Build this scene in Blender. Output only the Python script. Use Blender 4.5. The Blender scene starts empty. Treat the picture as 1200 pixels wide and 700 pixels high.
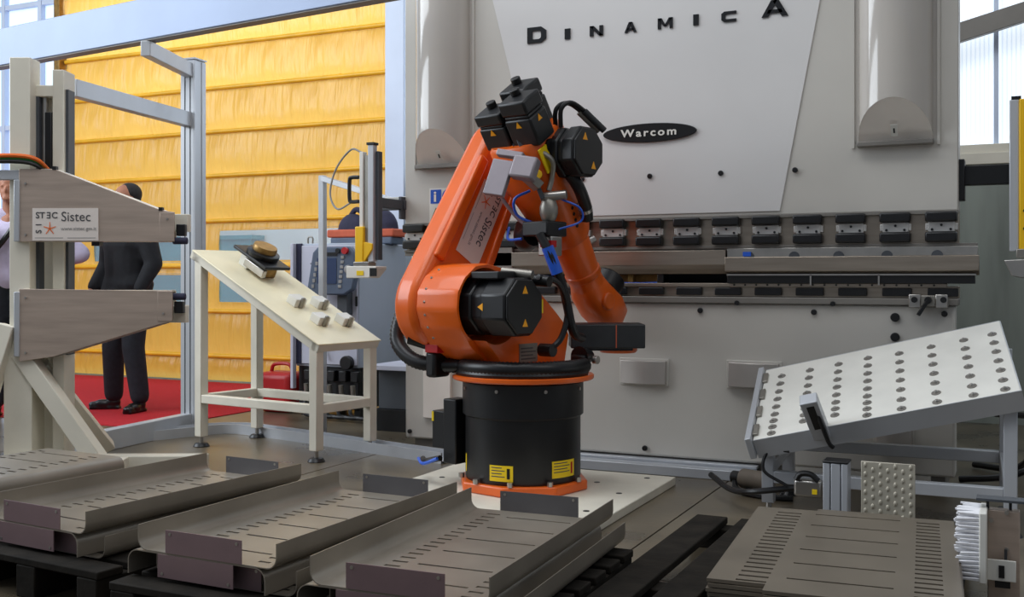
import bpy, bmesh, math, random
from mathutils import Vector, Matrix
random.seed(7)
S = bpy.context.scene
COL = S.collection
PI = math.pi
R = math.radians

# ------------------------------------------------------------------ camera
cam_d = bpy.data.cameras.new('camera')
cam = bpy.data.objects.new('camera', cam_d); COL.objects.link(cam)
cam.location = (0, 0, 1.0)
cam.rotation_euler = (R(90), 0, R(25.3))
cam_d.sensor_width = 36; cam_d.sensor_fit = 'HORIZONTAL'; cam_d.lens = 37.5
cam_d.shift_y = -0.02
cam_d.clip_end = 200
S.camera = cam

# ------------------------------------------------------------------ world, lights, exposure
w = bpy.data.worlds.new('world'); S.world = w; w.use_nodes = True
bg = w.node_tree.nodes['Background']
bg.inputs[0].default_value = (0.80, 0.88, 1.0, 1); bg.inputs[1].default_value = 0.25

def area(name, loc, target, sx, sy, power, col=(1, 1, 1)):
    l = bpy.data.lights.new(name, 'AREA'); l.shape = 'RECTANGLE'; l.size = sx; l.size_y = sy
    l.energy = power; l.color = col
    o = bpy.data.objects.new(name, l); COL.objects.link(o)
    o.location = loc
    o.rotation_euler = (Vector(target) - Vector(loc)).to_track_quat('-Z', 'Y').to_euler()
    return o
area('window_daylight_left', (-9.6, 1.6, 4.4), (-3.4, 5.2, 1.0), 6, 4.5, 500, (0.86, 0.93, 1.0))
area('skylight_main', (-3.6, 2.6, 6.4), (-2.4, 4.8, 0.8), 6, 3, 225, (0.94, 0.97, 1.0))
area('fill_light_right', (2.8, 2.4, 6.2), (-0.6, 4.8, 0.5), 3, 3, 60, (1.0, 0.97, 0.92))  # added fill lamp for the right side, not an actual skylight
area('daylight_behind_curtain', (-7.0, 9.9, 5.6), (-7.0, 8.1, 3.0), 6.0, 2.6, 330, (1.0, 0.99, 0.95))

S.view_settings.view_transform = 'Standard'
S.view_settings.look = 'None'
S.view_settings.gamma = 1.0
S.view_settings.use_curve_mapping = False
S.view_settings.exposure = 0.0

# ------------------------------------------------------------------ materials
def lin(c):
    out = []
    for v in c:
        v /= 255.0
        out.append(v / 12.92 if v <= 0.04045 else ((v + 0.055) / 1.055) ** 2.4)
    return (*out, 1)

def mat(name, rgb, rough=0.5, metal=0.0, noise=0.06, scale=6.0, bump=0.0, bscale=60.0, coat=0.0, stretch=None,
        emit=0.0, spec=0.5, trans=0.0, rvar=0.0):
    m = bpy.data.materials.new(name); m.use_nodes = True
    nt = m.node_tree; b = nt.nodes['Principled BSDF']
    b.inputs['Roughness'].default_value = rough
    b.inputs['Metallic'].default_value = metal
    b.inputs['Coat Weight'].default_value = coat
    b.inputs['Specular IOR Level'].default_value = spec
    if trans: b.inputs['Transmission Weight'].default_value = trans
    tc = nt.nodes.new('ShaderNodeTexCoord')
    vec = tc.outputs['Object']
    if stretch:
        mp = nt.nodes.new('ShaderNodeMapping'); mp.inputs['Scale'].default_value = stretch
        nt.links.new(vec, mp.inputs['Vector']); vec = mp.outputs['Vector']
    n = nt.nodes.new('ShaderNodeTexNoise'); n.inputs['Scale'].default_value = scale
    n.inputs['Detail'].default_value = 5
    nt.links.new(vec, n.inputs['Vector'])
    rp = nt.nodes.new('ShaderNodeValToRGB')
    c = lin(rgb)
    lo = [max(0, v * (1 - noise * 2.2)) for v in c[:3]]; hi = [min(1, v * (1 + noise * 2.2)) for v in c[:3]]
    rp.color_ramp.elements[0].position = 0.3; rp.color_ramp.elements[0].color = (*lo, 1)
    rp.color_ramp.elements[1].position = 0.7; rp.color_ramp.elements[1].color = (*hi, 1)
    nt.links.new(n.outputs['Fac'], rp.inputs['Fac'])
    nt.links.new(rp.outputs['Color'], b.inputs['Base Color'])
    if rvar:
        mr = nt.nodes.new('ShaderNodeMapRange')
        mr.inputs['To Min'].default_value = max(0.02, rough - rvar); mr.inputs['To Max'].default_value = min(1, rough + rvar)
        nt.links.new(n.outputs['Fac'], mr.inputs['Value']); nt.links.new(mr.outputs['Result'], b.inputs['Roughness'])
    if bump:
        n2 = nt.nodes.new('ShaderNodeTexNoise'); n2.inputs['Scale'].default_value = bscale
        nt.links.new(vec, n2.inputs['Vector'])
        bp = nt.nodes.new('ShaderNodeBump'); bp.inputs['Strength'].default_value = bump; bp.inputs['Distance'].default_value = 0.01
        nt.links.new(n2.outputs['Fac'], bp.inputs['Height']); nt.links.new(bp.outputs['Normal'], b.inputs['Normal'])
    if emit:
        b.inputs['Emission Color'].default_value = c; b.inputs['Emission Strength'].default_value = emit
    return m

M = {}
M['orange'] = mat('orange_paint', (230, 98, 14), 0.36, 0, 0.04, 5, coat=0.25)
M['black'] = mat('black_paint', (15, 15, 17), 0.42, 0, 0.1, 8)
M['rubber'] = mat('black_rubber', (20, 20, 22), 0.38, 0, 0.1, 20)
M['darkbox'] = mat('charcoal_plastic', (44, 46, 48), 0.5, 0, 0.08, 12)
M['motor'] = mat('motor_black', (26, 27, 29), 0.4, 0.1, 0.08, 14)
M['press'] = mat('press_paint', (200, 196, 188), 0.38, 0, 0.02, 2)
M['press_light'] = mat('press_plate_paint', (216, 214, 212), 0.4, 0, 0.015, 2)
M['press_gloss'] = mat('cover_gloss_paint', (190, 184, 176), 0.15, 0, 0.02, 2, coat=0.6)
M['cap'] = mat('cover_cap_paint', (238, 230, 220), 0.5, 0, 0.02, 4)
M['cream'] = mat('cream_paint', (224, 218, 202), 0.42, 0, 0.03, 5)
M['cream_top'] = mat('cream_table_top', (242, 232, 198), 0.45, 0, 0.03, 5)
M['white'] = mat('white_paint', (228, 226, 218), 0.45, 0, 0.03, 5)
M['offwhite_plate'] = mat('base_plate_paint', (222, 216, 200), 0.5, 0, 0.05, 4)
M['alu'] = mat('anodised_aluminium', (190, 193, 198), 0.36, 0.3, 0.04, 3, stretch=(1, 1, 0.2))
M['alu_blue'] = mat('pale_blue_profile', (140, 154, 180), 0.42, 0.2, 0.03, 2)
M['steel'] = mat('bright_steel', (178, 174, 168), 0.28, 0.85, 0.06, 10)
M['steel_dull'] = mat('dull_steel', (150, 146, 138), 0.42, 0.7, 0.08, 8)
M['brushed'] = mat('brushed_brown_steel', (184, 166, 152), 0.42, 0.4, 0.07, 4, stretch=(0.6, 6, 6), bump=0.04, bscale=14)
M['tray'] = mat('tray_steel', (146, 137, 124), 0.38, 0.35, 0.08, 4, rvar=0.08)
M['sheet'] = mat('flat_sheet_steel', (124, 114, 100), 0.36, 0.35, 0.06, 4, rvar=0.06)
M['film'] = mat('purple_film', (138, 114, 116), 0.45, 0.3, 0.07, 4)
M['tray_dark'] = mat('tray_grey_flap', (104, 102, 104), 0.45, 0.4, 0.06, 4)
M['tool'] = mat('ground_tool_steel', (164, 152, 138), 0.3, 0.75, 0.06, 6, stretch=(0.5, 6, 6))
M['ledge'] = mat('grey_ledge_paint', (128, 124, 118), 0.5, 0.2, 0.05, 4)
M['pallet'] = mat('black_pallet', (32, 28, 23), 0.8, 0, 0.2, 10, bump=0.15, bscale=40, spec=0.15)
M['yellow'] = mat('yellow_label', (240, 205, 20), 0.5, 0, 0.02, 4)
M['yellow_paint'] = mat('yellow_paint', (240, 190, 20), 0.4, 0, 0.03, 4)
M['warn'] = mat('warning_orange_yellow', (250, 170, 20), 0.5, 0, 0.02, 4)
M['red'] = mat('red_plastic', (180, 22, 26), 0.4, 0, 0.05, 6)
M['carpet'] = mat('red_carpet', (178, 6, 26), 0.95, 0, 0.08, 60, bump=0.4, bscale=400)
M['blue'] = mat('blue_hose', (40, 96, 210), 0.35, 0, 0.03, 4)
M['bluesign'] = mat('blue_sign', (22, 84, 190), 0.5, 0, 0.02, 4)
M['green_cable'] = mat('green_cable', (60, 150, 70), 0.45)
M['orange_cable'] = mat('orange_cable', (236, 110, 30), 0.45)
M['grey_cab'] = mat('cabinet_grey', (192, 193, 208), 0.45, 0, 0.02, 3)
M['grey_cab_side'] = mat('cabinet_side_grey', (172, 180, 194), 0.45, 0, 0.02, 3)
M['darkgrey'] = mat('dark_grey_paint', (72, 76, 82), 0.5, 0, 0.05, 4)
M['pendant'] = mat('pendant_slate', (84, 96, 116), 0.5, 0, 0.05, 8)
M['screen'] = mat('pendant_screen', (58, 72, 104), 0.25, 0, 0.03, 4)
M['brass'] = mat('tan_machined_metal', (150, 118, 66), 0.38, 0.6, 0.15, 20)
M['print_dark'] = mat('print_dark_grey', (78, 78, 80), 0.6)
M['print_light'] = mat('print_light_grey', (150, 148, 146), 0.6)
M['print_orange'] = mat('print_orange', (240, 120, 50), 0.6)
M['sign_paper'] = mat('sign_paper', (226, 216, 208), 0.55, 0, 0.015, 4)
M['letter'] = mat('black_lettering', (18, 18, 20), 0.35)
M['floor'] = mat('floor_concrete', (100, 90, 74), 0.3, 0, 0.2, 2.4, bump=0.05, bscale=30, rvar=0.1)
M['joint'] = mat('floor_joint', (52, 47, 41), 0.8, 0, 0.1, 6)
M['concrete_wall'] = mat('grey_green_wall_sheet', (140, 146, 138), 0.55, 0.1, 0.09, 2.0, stretch=(3, 1, 0.5))
M['suit'] = mat('black_suit_cloth', (24, 25, 30), 0.85, 0, 0.1, 30)
M['trouser'] = mat('dark_trouser_cloth', (30, 34, 42), 0.85, 0, 0.1, 30)
M['shirt'] = mat('lilac_shirt_cloth', (206, 196, 222), 0.8, 0, 0.04, 20)
M['skin'] = mat('skin', (176, 116, 88), 0.55, 0, 0.05, 20)
M['hair'] = mat('dark_hair', (28, 24, 24), 0.7, 0, 0.2, 60)
M['shoe'] = mat('black_leather', (18, 18, 20), 0.35, 0, 0.1, 20)
M['bristle'] = mat('white_bristle', (236, 236, 240), 0.7, 0, 0.04, 40)
M['navy'] = mat('navy_cloth', (46, 46, 70), 0.8, 0, 0.1, 20)
M['rust'] = mat('rust_red_band', (196, 92, 62), 0.7, 0, 0.06, 10)
M['teal'] = mat('outside_teal', (70, 140, 140), 0.8, 0, 0.05, 2)
M['outside'] = mat('outside_pale_wall', (228, 226, 214), 0.8, 0, 0.04, 1)
M['asphalt'] = mat('outside_asphalt', (120, 130, 140), 0.8, 0, 0.08, 3)
M['box_face'] = mat('brushed_box_face', (184, 178, 172), 0.4, 0.35, 0.04, 5)
M['clamp_white'] = mat('clamp_plate_metal', (206, 204, 200), 0.4, 0.25, 0.06, 10)
M['tread'] = mat('tread_plate_metal', (190, 184, 168), 0.42, 0.3, 0.06, 10)
M['plug'] = mat('plug_grey_brown', (120, 110, 98), 0.5, 0.1, 0.08, 8)
M['glazing'] = mat('pale_glazing_bar', (204, 216, 236), 0.45, 0, 0.02, 3)
M['valve'] = mat('valve_grey', (150, 142, 148), 0.45, 0.3, 0.05, 6)
M['rib_yellow'] = mat('rib_yellow_pvc', (232, 176, 34), 0.4, 0, 0.05, 6)
M['frost_mirror'] = mat('clear_pane', (150, 170, 190), 0.1, 0, 0.02, 3)

def curtain_mat(name, rgb, tr):
    m = bpy.data.materials.new(name); m.use_nodes = True
    nt = m.node_tree; b = nt.nodes['Principled BSDF']; out = nt.nodes['Material Output']
    tc = nt.nodes.new('ShaderNodeTexCoord'); mp = nt.nodes.new('ShaderNodeMapping')
    mp.inputs['Scale'].default_value = (4.5, 1, 0.5)
    n = nt.nodes.new('ShaderNodeTexNoise'); n.inputs['Scale'].default_value = 2.2; n.inputs['Detail'].default_value = 4
    nt.links.new(tc.outputs['Object'], mp.inputs['Vector']); nt.links.new(mp.outputs['Vector'], n.inputs['Vector'])
    bp = nt.nodes.new('ShaderNodeBump'); bp.inputs['Strength'].default_value = 0.7; bp.inputs['Distance'].default_value = 0.06
    nt.links.new(n.outputs['Fac'], bp.inputs['Height'])
    b.inputs['Base Color'].default_value = lin(rgb); b.inputs['Roughness'].default_value = 0.25; b.inputs['Coat Weight'].default_value = 0.12; b.inputs['Coat Roughness'].default_value = 0.2
    nt.links.new(bp.outputs['Normal'], b.inputs['Normal'])
    t = nt.nodes.new('ShaderNodeBsdfTranslucent'); t.inputs['Color'].default_value = lin(tr)
    nt.links.new(bp.outputs['Normal'], t.inputs['Normal'])
    mx = nt.nodes.new('ShaderNodeMixShader'); mx.inputs[0].default_value = 0.45
    nt.links.new(b.outputs[0], mx.inputs[1]); nt.links.new(t.outputs[0], mx.inputs[2])
    nt.links.new(mx.outputs[0], out.inputs['Surface'])
    return m
M['curtain'] = curtain_mat('yellow_pvc_curtain', (228, 153, 0), (255, 222, 130))

def clear_mat():
    m = bpy.data.materials.new('clear_pvc'); m.use_nodes = True
    nt = m.node_tree; out = nt.nodes['Material Output']; b = nt.nodes['Principled BSDF']
    b.inputs['Base Color'].default_value = (0.8, 0.85, 0.9, 1); b.inputs['Roughness'].default_value = 0.08
    t = nt.nodes.new('ShaderNodeBsdfTransparent'); t.inputs['Color'].default_value = (0.92, 0.96, 1, 1)
    mx = nt.nodes.new('ShaderNodeMixShader'); mx.inputs[0].default_value = 0.85
    nt.links.new(b.outputs[0], mx.inputs[1]); nt.links.new(t.outputs[0], mx.inputs[2])
    nt.links.new(mx.outputs[0], out.inputs['Surface'])
    return m
M['clear'] = clear_mat()

def daylight_panel_mat(name, rgb, strength):
    # translucent twin-wall sheet with the daylight coming through it
    m = bpy.data.materials.new(name); m.use_nodes = True
    nt = m.node_tree; b = nt.nodes['Principled BSDF']
    tc = nt.nodes.new('ShaderNodeTexCoord'); wv = nt.nodes.new('ShaderNodeTexWave')
    wv.wave_type = 'BANDS'; wv.bands_direction = 'X'; wv.inputs['Scale'].default_value = 11.0; wv.inputs['Distortion'].default_value = 0
    nt.links.new(tc.outputs['Object'], wv.inputs['Vector'])
    rp = nt.nodes.new('ShaderNodeValToRGB')
    c = lin(rgb)
    rp.color_ramp.elements[0].position = 0.0; rp.color_ramp.elements[0].color = (c[0] * .70, c[1] * .78, c[2] * .86, 1)
    rp.color_ramp.elements[1].position = 0.35; rp.color_ramp.elements[1].color = c
    nt.links.new(wv.outputs['Fac'], rp.inputs['Fac'])
    b.inputs['Base Color'].default_value = c; b.inputs['Roughness'].default_value = 0.3
    nt.links.new(rp.outputs['Color'], b.inputs['Emission Color']); b.inputs['Emission Strength'].default_value = strength
    return m
M['poly'] = daylight_panel_mat('lit_polycarbonate', (234, 243, 252), 0.84)
M['poly_blue'] = daylight_panel_mat('lit_polycarbonate_cool', (206, 226, 250), 0.85)

# ------------------------------------------------------------------ mesh helpers
class MB:
    def __init__(s): s.v = []; s.f = []
    def add(s, vs, fs, X=None):
        o = len(s.v)
        for p in vs:
            p = Vector(p)
            s.v.append(tuple(X @ p) if X is not None else tuple(p))
        s.f += [tuple(i + o for i in q) for q in fs]
        return s
    def box(s, x0, x1, y0, y1, z0, z1, X=None):
        vs = [(x, y, z) for x in (x0, x1) for y in (y0, y1) for z in (z0, z1)]
        return s.add(vs, [(0, 1, 3, 2), (4, 6, 7, 5), (0, 4, 5, 1), (2, 3, 7, 6), (0, 2, 6, 4), (1, 5, 7, 3)], X)
    def cbox(s, c, d, X=None):
        return s.box(c[0] - d[0] / 2, c[0] + d[0] / 2, c[1] - d[1] / 2, c[1] + d[1] / 2, c[2] - d[2] / 2, c[2] + d[2] / 2, X)
    def bar(s, p0, p1, w, h, up=(0, 0, 1)):
        p0 = Vector(p0); p1 = Vector(p1); d = (p1 - p0); L = d.length; d.normalize()
        u = Vector(up); sd = d.cross(u)
        if sd.length < 1e-4: sd = d.cross(Vector((1, 0, 0)))
        sd.normalize(); u = sd.cross(d)
        X = Matrix((( *(sd), 0), (*(d), 0), (*(u), 0), (0, 0, 0, 1))).transposed(); X.translation = p0
        return s.box(-w / 2, w / 2, 0, L, -h / 2, h / 2, X)
    def cyl(s, p0, p1, r0, r1=None, n=24):
        r1 = r0 if r1 is None else r1
        p0 = Vector(p0); p1 = Vector(p1); d = (p1 - p0).normalized()
        a = d.orthogonal().normalized(); b = d.cross(a)
        vs = []
        for p, r in ((p0, r0), (p1, r1)):
            for i in range(n):
                t = 2 * PI * i / n
                vs.append(p + a * (r * math.cos(t)) + b * (r * math.sin(t)))
        fs = [(i, (i + 1) % n, n + (i + 1) % n, n + i) for i in range(n)]
        fs += [tuple(range(n - 1, -1, -1)), tuple(range(n, 2 * n))]
        return s.add(vs, fs)
    def tube(s, pts, r, n=8, smooth=6, rib=None):
        P = [Vector(p) for p in pts]
        if smooth and len(P) > 2:
            Q = []
            E = [P[0] * 2 - P[1]] + P + [P[-1] * 2 - P[-2]]
            for i in range(1, len(E) - 2):
                for k in range(smooth):
                    t = k / smooth
                    a, b, c, d = E[i - 1], E[i], E[i + 1], E[i + 2]
                    Q.append(0.5 * ((2 * b) + (c - a) * t + (2 * a - 5 * b + 4 * c - d) * t * t + (3 * b - a - 3 * c + d) * t ** 3))
            Q.append(P[-1]); P = Q
        if rib:                                   # corrugated hose: resample and alternate the radius
            L = [0]
            for i in range(1, len(P)): L.append(L[-1] + (P[i] - P[i - 1]).length)
            k = max(2, int(L[-1] / rib)); Q = []; j = 0
            for i in range(k + 1):
                t = L[-1] * i / k
                while j < len(P) - 2 and L[j + 1] < t: j += 1
                u = (t - L[j]) / max(1e-6, L[j + 1] - L[j]); Q.append(P[j].lerp(P[j + 1], min(1, u)))
            P = Q
        a = (P[1] - P[0]).orthogonal().normalized(); vs = []
        for i, p in enumerate(P):
            d = (P[min(i + 1, len(P) - 1)] - P[max(i - 1, 0)]).normalized()
            a = (a - d * a.dot(d)).normalized(); b = d.cross(a)
            rr = r if not rib else (r if i % 2 else r * 0.87)
            for k in range(n):
                t = 2 * PI * k / n; vs.append(p + a * (rr * math.cos(t)) + b * (rr * math.sin(t)))
        m = len(P); fs = []
        for i in range(m - 1):
            for k in range(n):
                fs.append((i * n + k, i * n + (k + 1) % n, (i + 1) * n + (k + 1) % n, (i + 1) * n + k))
        fs += [tuple(range(n - 1, -1, -1)), tuple(range((m - 1) * n, m * n))]
        return s.add(vs, fs)
    def prism(s, poly, axis, lo, hi, X=None):
        n = len(poly); vs = []
        for t in (lo, hi):
            for a, b in poly:
                vs.append({'x': (t, a, b), 'y': (a, t, b), 'z': (a, b, t)}[axis])
        fs = [(i, (i + 1) % n, n + (i + 1) % n, n + i) for i in range(n)]
        fs += [tuple(range(n - 1, -1, -1)), tuple(range(n, 2 * n))]
        return s.add(vs, fs, X)
    def lathe(s, prof, c=(0, 0, 0), n=40, X=None):
        vs = []; k = len(prof)
        for i in range(n):
            t = 2 * PI * i / n
            for r, z in prof: vs.append((c[0] + r * math.cos(t), c[1] + r * math.sin(t), c[2] + z))
        fs = []
        for i in range(n):
            j = (i + 1) % n
            for q in range(k - 1): fs.append((i * k + q, j * k + q, j * k + q + 1, i * k + q + 1))
        fs.append(tuple(i * k for i in range(n - 1, -1, -1))); fs.append(tuple(i * k + k - 1 for i in range(n)))
        return s.add(vs, fs, X)
    def sph(s, c, r, n=14, sc=(1, 1, 1), X=None):
        vs = []; fs = []
        m = n // 2
        for j in range(m + 1):
            p = PI * j / m
            for i in range(n):
                t = 2 * PI * i / n
                vs.append((c[0] + r * sc[0] * math.sin(p) * math.cos(t), c[1] + r * sc[1] * math.sin(p) * math.sin(t), c[2] + r * sc[2] * math.cos(p)))
        for j in range(m):
            for i in range(n):
                fs.append((j * n + i, (j + 1) * n + i, (j + 1) * n + (i + 1) % n, j * n + (i + 1) % n))
        return s.add(vs, fs, X)
    def build(s, name, material, parent=None, bevel=0.0, seg=2, smooth=35, world=False, remesh=0, relax=0):
        vs = s.v
        if parent is not None and world:
            X = (Matrix.Translation(parent.location) @ parent.rotation_euler.to_matrix().to_4x4()).inverted()
            vs = [tuple(X @ Vector(p)) for p in vs]
        me = bpy.data.meshes.new(name); me.from_pydata(vs, [], s.f)
        bm = bmesh.new(); bm.from_mesh(me)
        bmesh.ops.remove_doubles(bm, verts=bm.verts, dist=1e-6)
        bmesh.ops.recalc_face_normals(bm, faces=bm.faces); bm.to_mesh(me); bm.free()
        me.materials.append(M[material] if isinstance(material, str) else material)
        o = bpy.data.objects.new(name, me); COL.objects.link(o)
        if parent is not None: o.parent = parent
        if remesh:
            rm = o.modifiers.new('r', 'REMESH'); rm.mode = 'VOXEL'; rm.voxel_size = remesh
            if relax:
                sm = o.modifiers.new('s', 'SMOOTH'); sm.factor = 0.5; sm.iterations = relax
            dg = bpy.context.evaluated_depsgraph_get(); me2 = bpy.data.meshes.new_from_object(o.evaluated_get(dg))
            o.modifiers.clear(); o.data = me2; me2.name = name
            if not me2.materials: me2.materials.append(M[material] if isinstance(material, str) else material)
            for p in me2.polygons: p.use_smooth = True
            return o
        for p in me.polygons: p.use_smooth = True
        me.set_sharp_from_angle(angle=R(smooth))
        if bevel:
            b = o.modifiers.new('bevel', 'BEVEL'); b.width = bevel; b.segments = seg; b.limit_method = 'ANGLE'; b.angle_limit = R(40)
        return o

def thing(name, label, cat, loc=(0, 0, 0), rz=0, group=None):
    o = bpy.data.objects.new(name, None); COL.objects.link(o)
    o.empty_display_size = 0.1
    o.location = loc; o.rotation_euler = (0, 0, R(rz)); o['label'] = label; o['category'] = cat
    if group: o['group'] = group
    return o
def tag(o, label, cat, group=None):
    o['label'] = label; o['category'] = cat
    if group: o['group'] = group
    return o
def struct(o): o['kind'] = 'structure'; return o
def put(o, parent=None, loc=None, rot=None):
    c = o.copy(); COL.objects.link(c); c.parent = parent
    if loc is not None: c.location = loc
    if rot is not None: c.rotation_euler = rot
    return c
def copy_tree(o, parent=None):
    c = o.copy(); COL.objects.link(c); c.parent = parent
    for ch in list(o.children):
        copy_tree(ch, c)
    return c
def text(body, name, material, parent, X, size, wide=1.0, bold=0.0, depth=0.002, align='LEFT', space=1.0):
    cu = bpy.data.curves.new(name, 'FONT'); cu.body = body; cu.size = size; cu.extrude = depth; cu.offset = bold
    cu.align_x = align; cu.space_character = space; cu.resolution_u = 3
    t = bpy.data.objects.new(name + '_tmp', cu); COL.objects.link(t)
    dg = bpy.context.evaluated_depsgraph_get(); me = bpy.data.meshes.new_from_object(t.evaluated_get(dg))
    COL.objects.unlink(t); bpy.data.objects.remove(t)
    me.transform(Matrix.Diagonal((wide, 1, 1, 1)))
    me.transform(X); me.name = name
    me.materials.clear(); me.materials.append(M[material])
    o = bpy.data.objects.new(name, me); COL.objects.link(o); o.parent = parent
    return o
def frame(o, x, y):
    # matrix whose X and Y columns are the given directions
    x = Vector(x).normalized(); y = Vector(y); y = (y - x * y.dot(x)).normalized(); z = x.cross(y)
    X = Matrix(((*x, 0), (*y, 0), (*z, 0), (0, 0, 0, 1))).transposed(); X.translation = Vector(o)
    return X
def circ(c, r, a0, a1, n): return [(c[0] + r * math.cos(R(a0 + (a1 - a0) * i / n)), c[1] + r * math.sin(R(a0 + (a1 - a0) * i / n))) for i in range(n + 1)]

# ================================================================== SETTING
fl = struct(MB().box(-14, 6, -3, 16, -0.12, -0.006).build('floor', 'joint'))
# large concrete slabs with saw-cut joints
xs = [-14, -11.28, -9.28, -7.28, -5.28, -3.28, -1.28, 0.72, 2.72, 6]; ys = [-3, -0.6, 1.4, 3.4, 5.4, 8.2]
for i in range(len(xs) - 1):
    for j in range(len(ys) - 1):
        MB().box(xs[i] + .004, xs[i + 1] - .004, ys[j] + .004, ys[j + 1] - .004, -0.006, 0).build('slab', 'floor', fl)
cp = MB().box(-11.5, -5.19, 5.35, 8.0, 0.0, 0.006).build('carpet', 'carpet')
cp = tag(cp, 'red carpet on the floor between the fence and the yellow curtain', 'carpet')

# right back wall: sheet below, lit translucent panels above
wr = struct(MB().box(-4.7, 4.5, 8.05, 8.2, 0, 1.78).build('wall_back', 'concrete_wall'))
for i in range(9):
    MB().box(-4.7 + i * 1.02, -3.69 + i * 1.02, 8.03, 8.05, 0.0, 1.76).build('wall_sheet', 'concrete_wall', wr)
struct(MB().box(-4.7, 4.5, 7.98, 8.12, 1.78, 1.86).box(-4.7, 4.5, 8.0, 8.1, 1.86, 1.92).build('trim_1', 'cream', bevel=.004))
wn = struct(MB().box(-4.66, 4.5, 8.10, 8.11, 1.9, 6.2).build('window_1', 'poly'))
for i in range(12):
    x = -4.66 + .41 * i * 1.0
    MB().box(-0.36 + (i - 8) * .41 + .22, -0.36 + (i - 8) * .41 + .25, 8.07, 8.10, 1.9, 6.2).build('glazing_bar', 'glazing', wn)
struct(MB().bar((-1.6, 7.93, 2.37), (1.6, 7.93, 3.17), .06, .13).build('trim_2', 'ledge', bevel=.004))
# left of the curtain: translucent glazing
wl = struct(MB().box(-14, -9.06, 8.15, 8.16, 0.0, 6.2).build('window_2', 'poly_blue'))
for x in (-13.2, -12.3, -11.4, -10.6, -9.95, -9.4):
    MB().box(x, x + .05, 8.09, 8.15, 0, 6.2).build('glazing_bar', 'glazing', wl)
MB().box(-9.62, -9.45, 8.05, 8.14, 2.9, 3.6).build('dark_mullion', 'ledge', wl)
for z in (0.9, 2.6, 3.9, 5.1):
    MB().box(-14, -9.06, 8.1, 8.15, z, z + .05).build('glazing_rail', 'glazing', wl)
struct(MB().box(-9.06, -8.98, 8.0, 8.2, 0, 6.2).build('trim_3', 'brass', bevel=.004))
struct(MB().box(-4.93, -4.74, 7.86, 8.0, 0, 6.2).build('trim_4', 'glazing', bevel=.006))
struct(MB().box(-9.0, -4.7, 8.0, 8.2, 4.05, 6.2).build('wall_upper', 'poly_blue'))

# yellow roll-up curtain: fabric strips between horizontal tubes, two rows of clear panes
cu = thing('roll_up_curtain', 'yellow translucent roll-up curtain door with horizontal ribs and clear panes', 'curtain', (-6.95, 8.1, 0))
X0, X1 = -8.97, -4.94
ribz = [0.012, .25, .68, 1.115, 1.55, 1.985, 2.41, 2.83, 3.25, 3.67, 4.06]
wins = {2: [(-8.56, -7.3, .77, 1.03), (-6.93, -5.5, .77, 1.03)], 3: [(-8.56, -7.3, 1.17, 1.455), (-6.93, -5.5, 1.17, 1.455)]}
def grid_mesh(xs, zs, fy, holes):
    vs = [(x, fy(x, z), z) for z in zs for x in xs]; n = len(xs); fs = []
    for j in range(len(zs) - 1):
        for i in range(n - 1):
            cx = (xs[i] + xs[i + 1]) / 2; cz = (zs[j] + zs[j + 1]) / 2
            if any(a < cx < b and c < cz < d for a, b, c, d in holes): continue
            fs.append((j * n + i, j * n + i + 1, (j + 1) * n + i + 1, (j + 1) * n + i))
    return vs, fs
for k in range(len(ribz) - 1):
    z0, z1 = ribz[k], ribz[k + 1]
    hs = wins.get(k, [])
    gx = sorted(set([X0 + (X1 - X0) * i / 90 for i in range(91)] + [h for q in hs for h in q[:2]]))
    gz = sorted(set([z0 + (z1 - z0) * i / 8 for i in range(9)] + [h for q in hs for h in q[2:]]))
    ph = random.random() * 9
    def fy(x, z, z0=z0, z1=z1, ph=ph):
        t = (z - z0) / (z1 - z0)
        if hs and z1 < 1.6: wr_ = .25
        else: wr_ = 1
        return 8.1 - .035 * math.sin(PI * t) ** .8 * (1.2 - t * .6) + wr_ * (.008 * math.sin(x * 9.0 + ph + t * 2) + .005 * math.sin(x * 23 + ph * 3 - t * 3)) * math.sin(PI * t)
    v, f = grid_mesh(gx, gz, fy, hs)
    MB().add(v, f).build('curtain_strip', 'curtain', cu, world=True, smooth=80)
    for (a, b, c, d) in hs:
        MB().box(a - .02, b + .02, 8.085, 8.088, c - .02, d + .02).build('clear_pane', 'clear', cu, world=True)
rib0 = None
for z in ribz[1:]:
    if rib0 is None:
        rib0 = MB().cyl((X0, 8.075, z), (X1, 8.075, z), .022, n=12).build('rib', 'rib_yellow', cu, world=True)
        zr = z
    else: put(rib0, cu, (0, 0, z - zr))
# what shows through the clear panes
ow = MB().box(-16, -3, 13.0, 13.2, 0.0, 4.5).build('outside_wall', 'outside')
ow = tag(ow, 'pale wall outdoors seen through the clear curtain panes', 'wall')
tb = MB().box(-14.2, -10.3, 12.7, 12.9, 0, 1.58).box(-14.25, -10.25, 12.65, 12.95, 1.58, 1.64).build('teal_hoarding', 'teal')
tag(tb, 'teal hoarding outdoors behind the left curtain pane', 'fence')
struct(MB().box(-16, -3, 8.25, 16, 0.0, 0.01).build('floor_outside', 'asphalt'))

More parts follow.
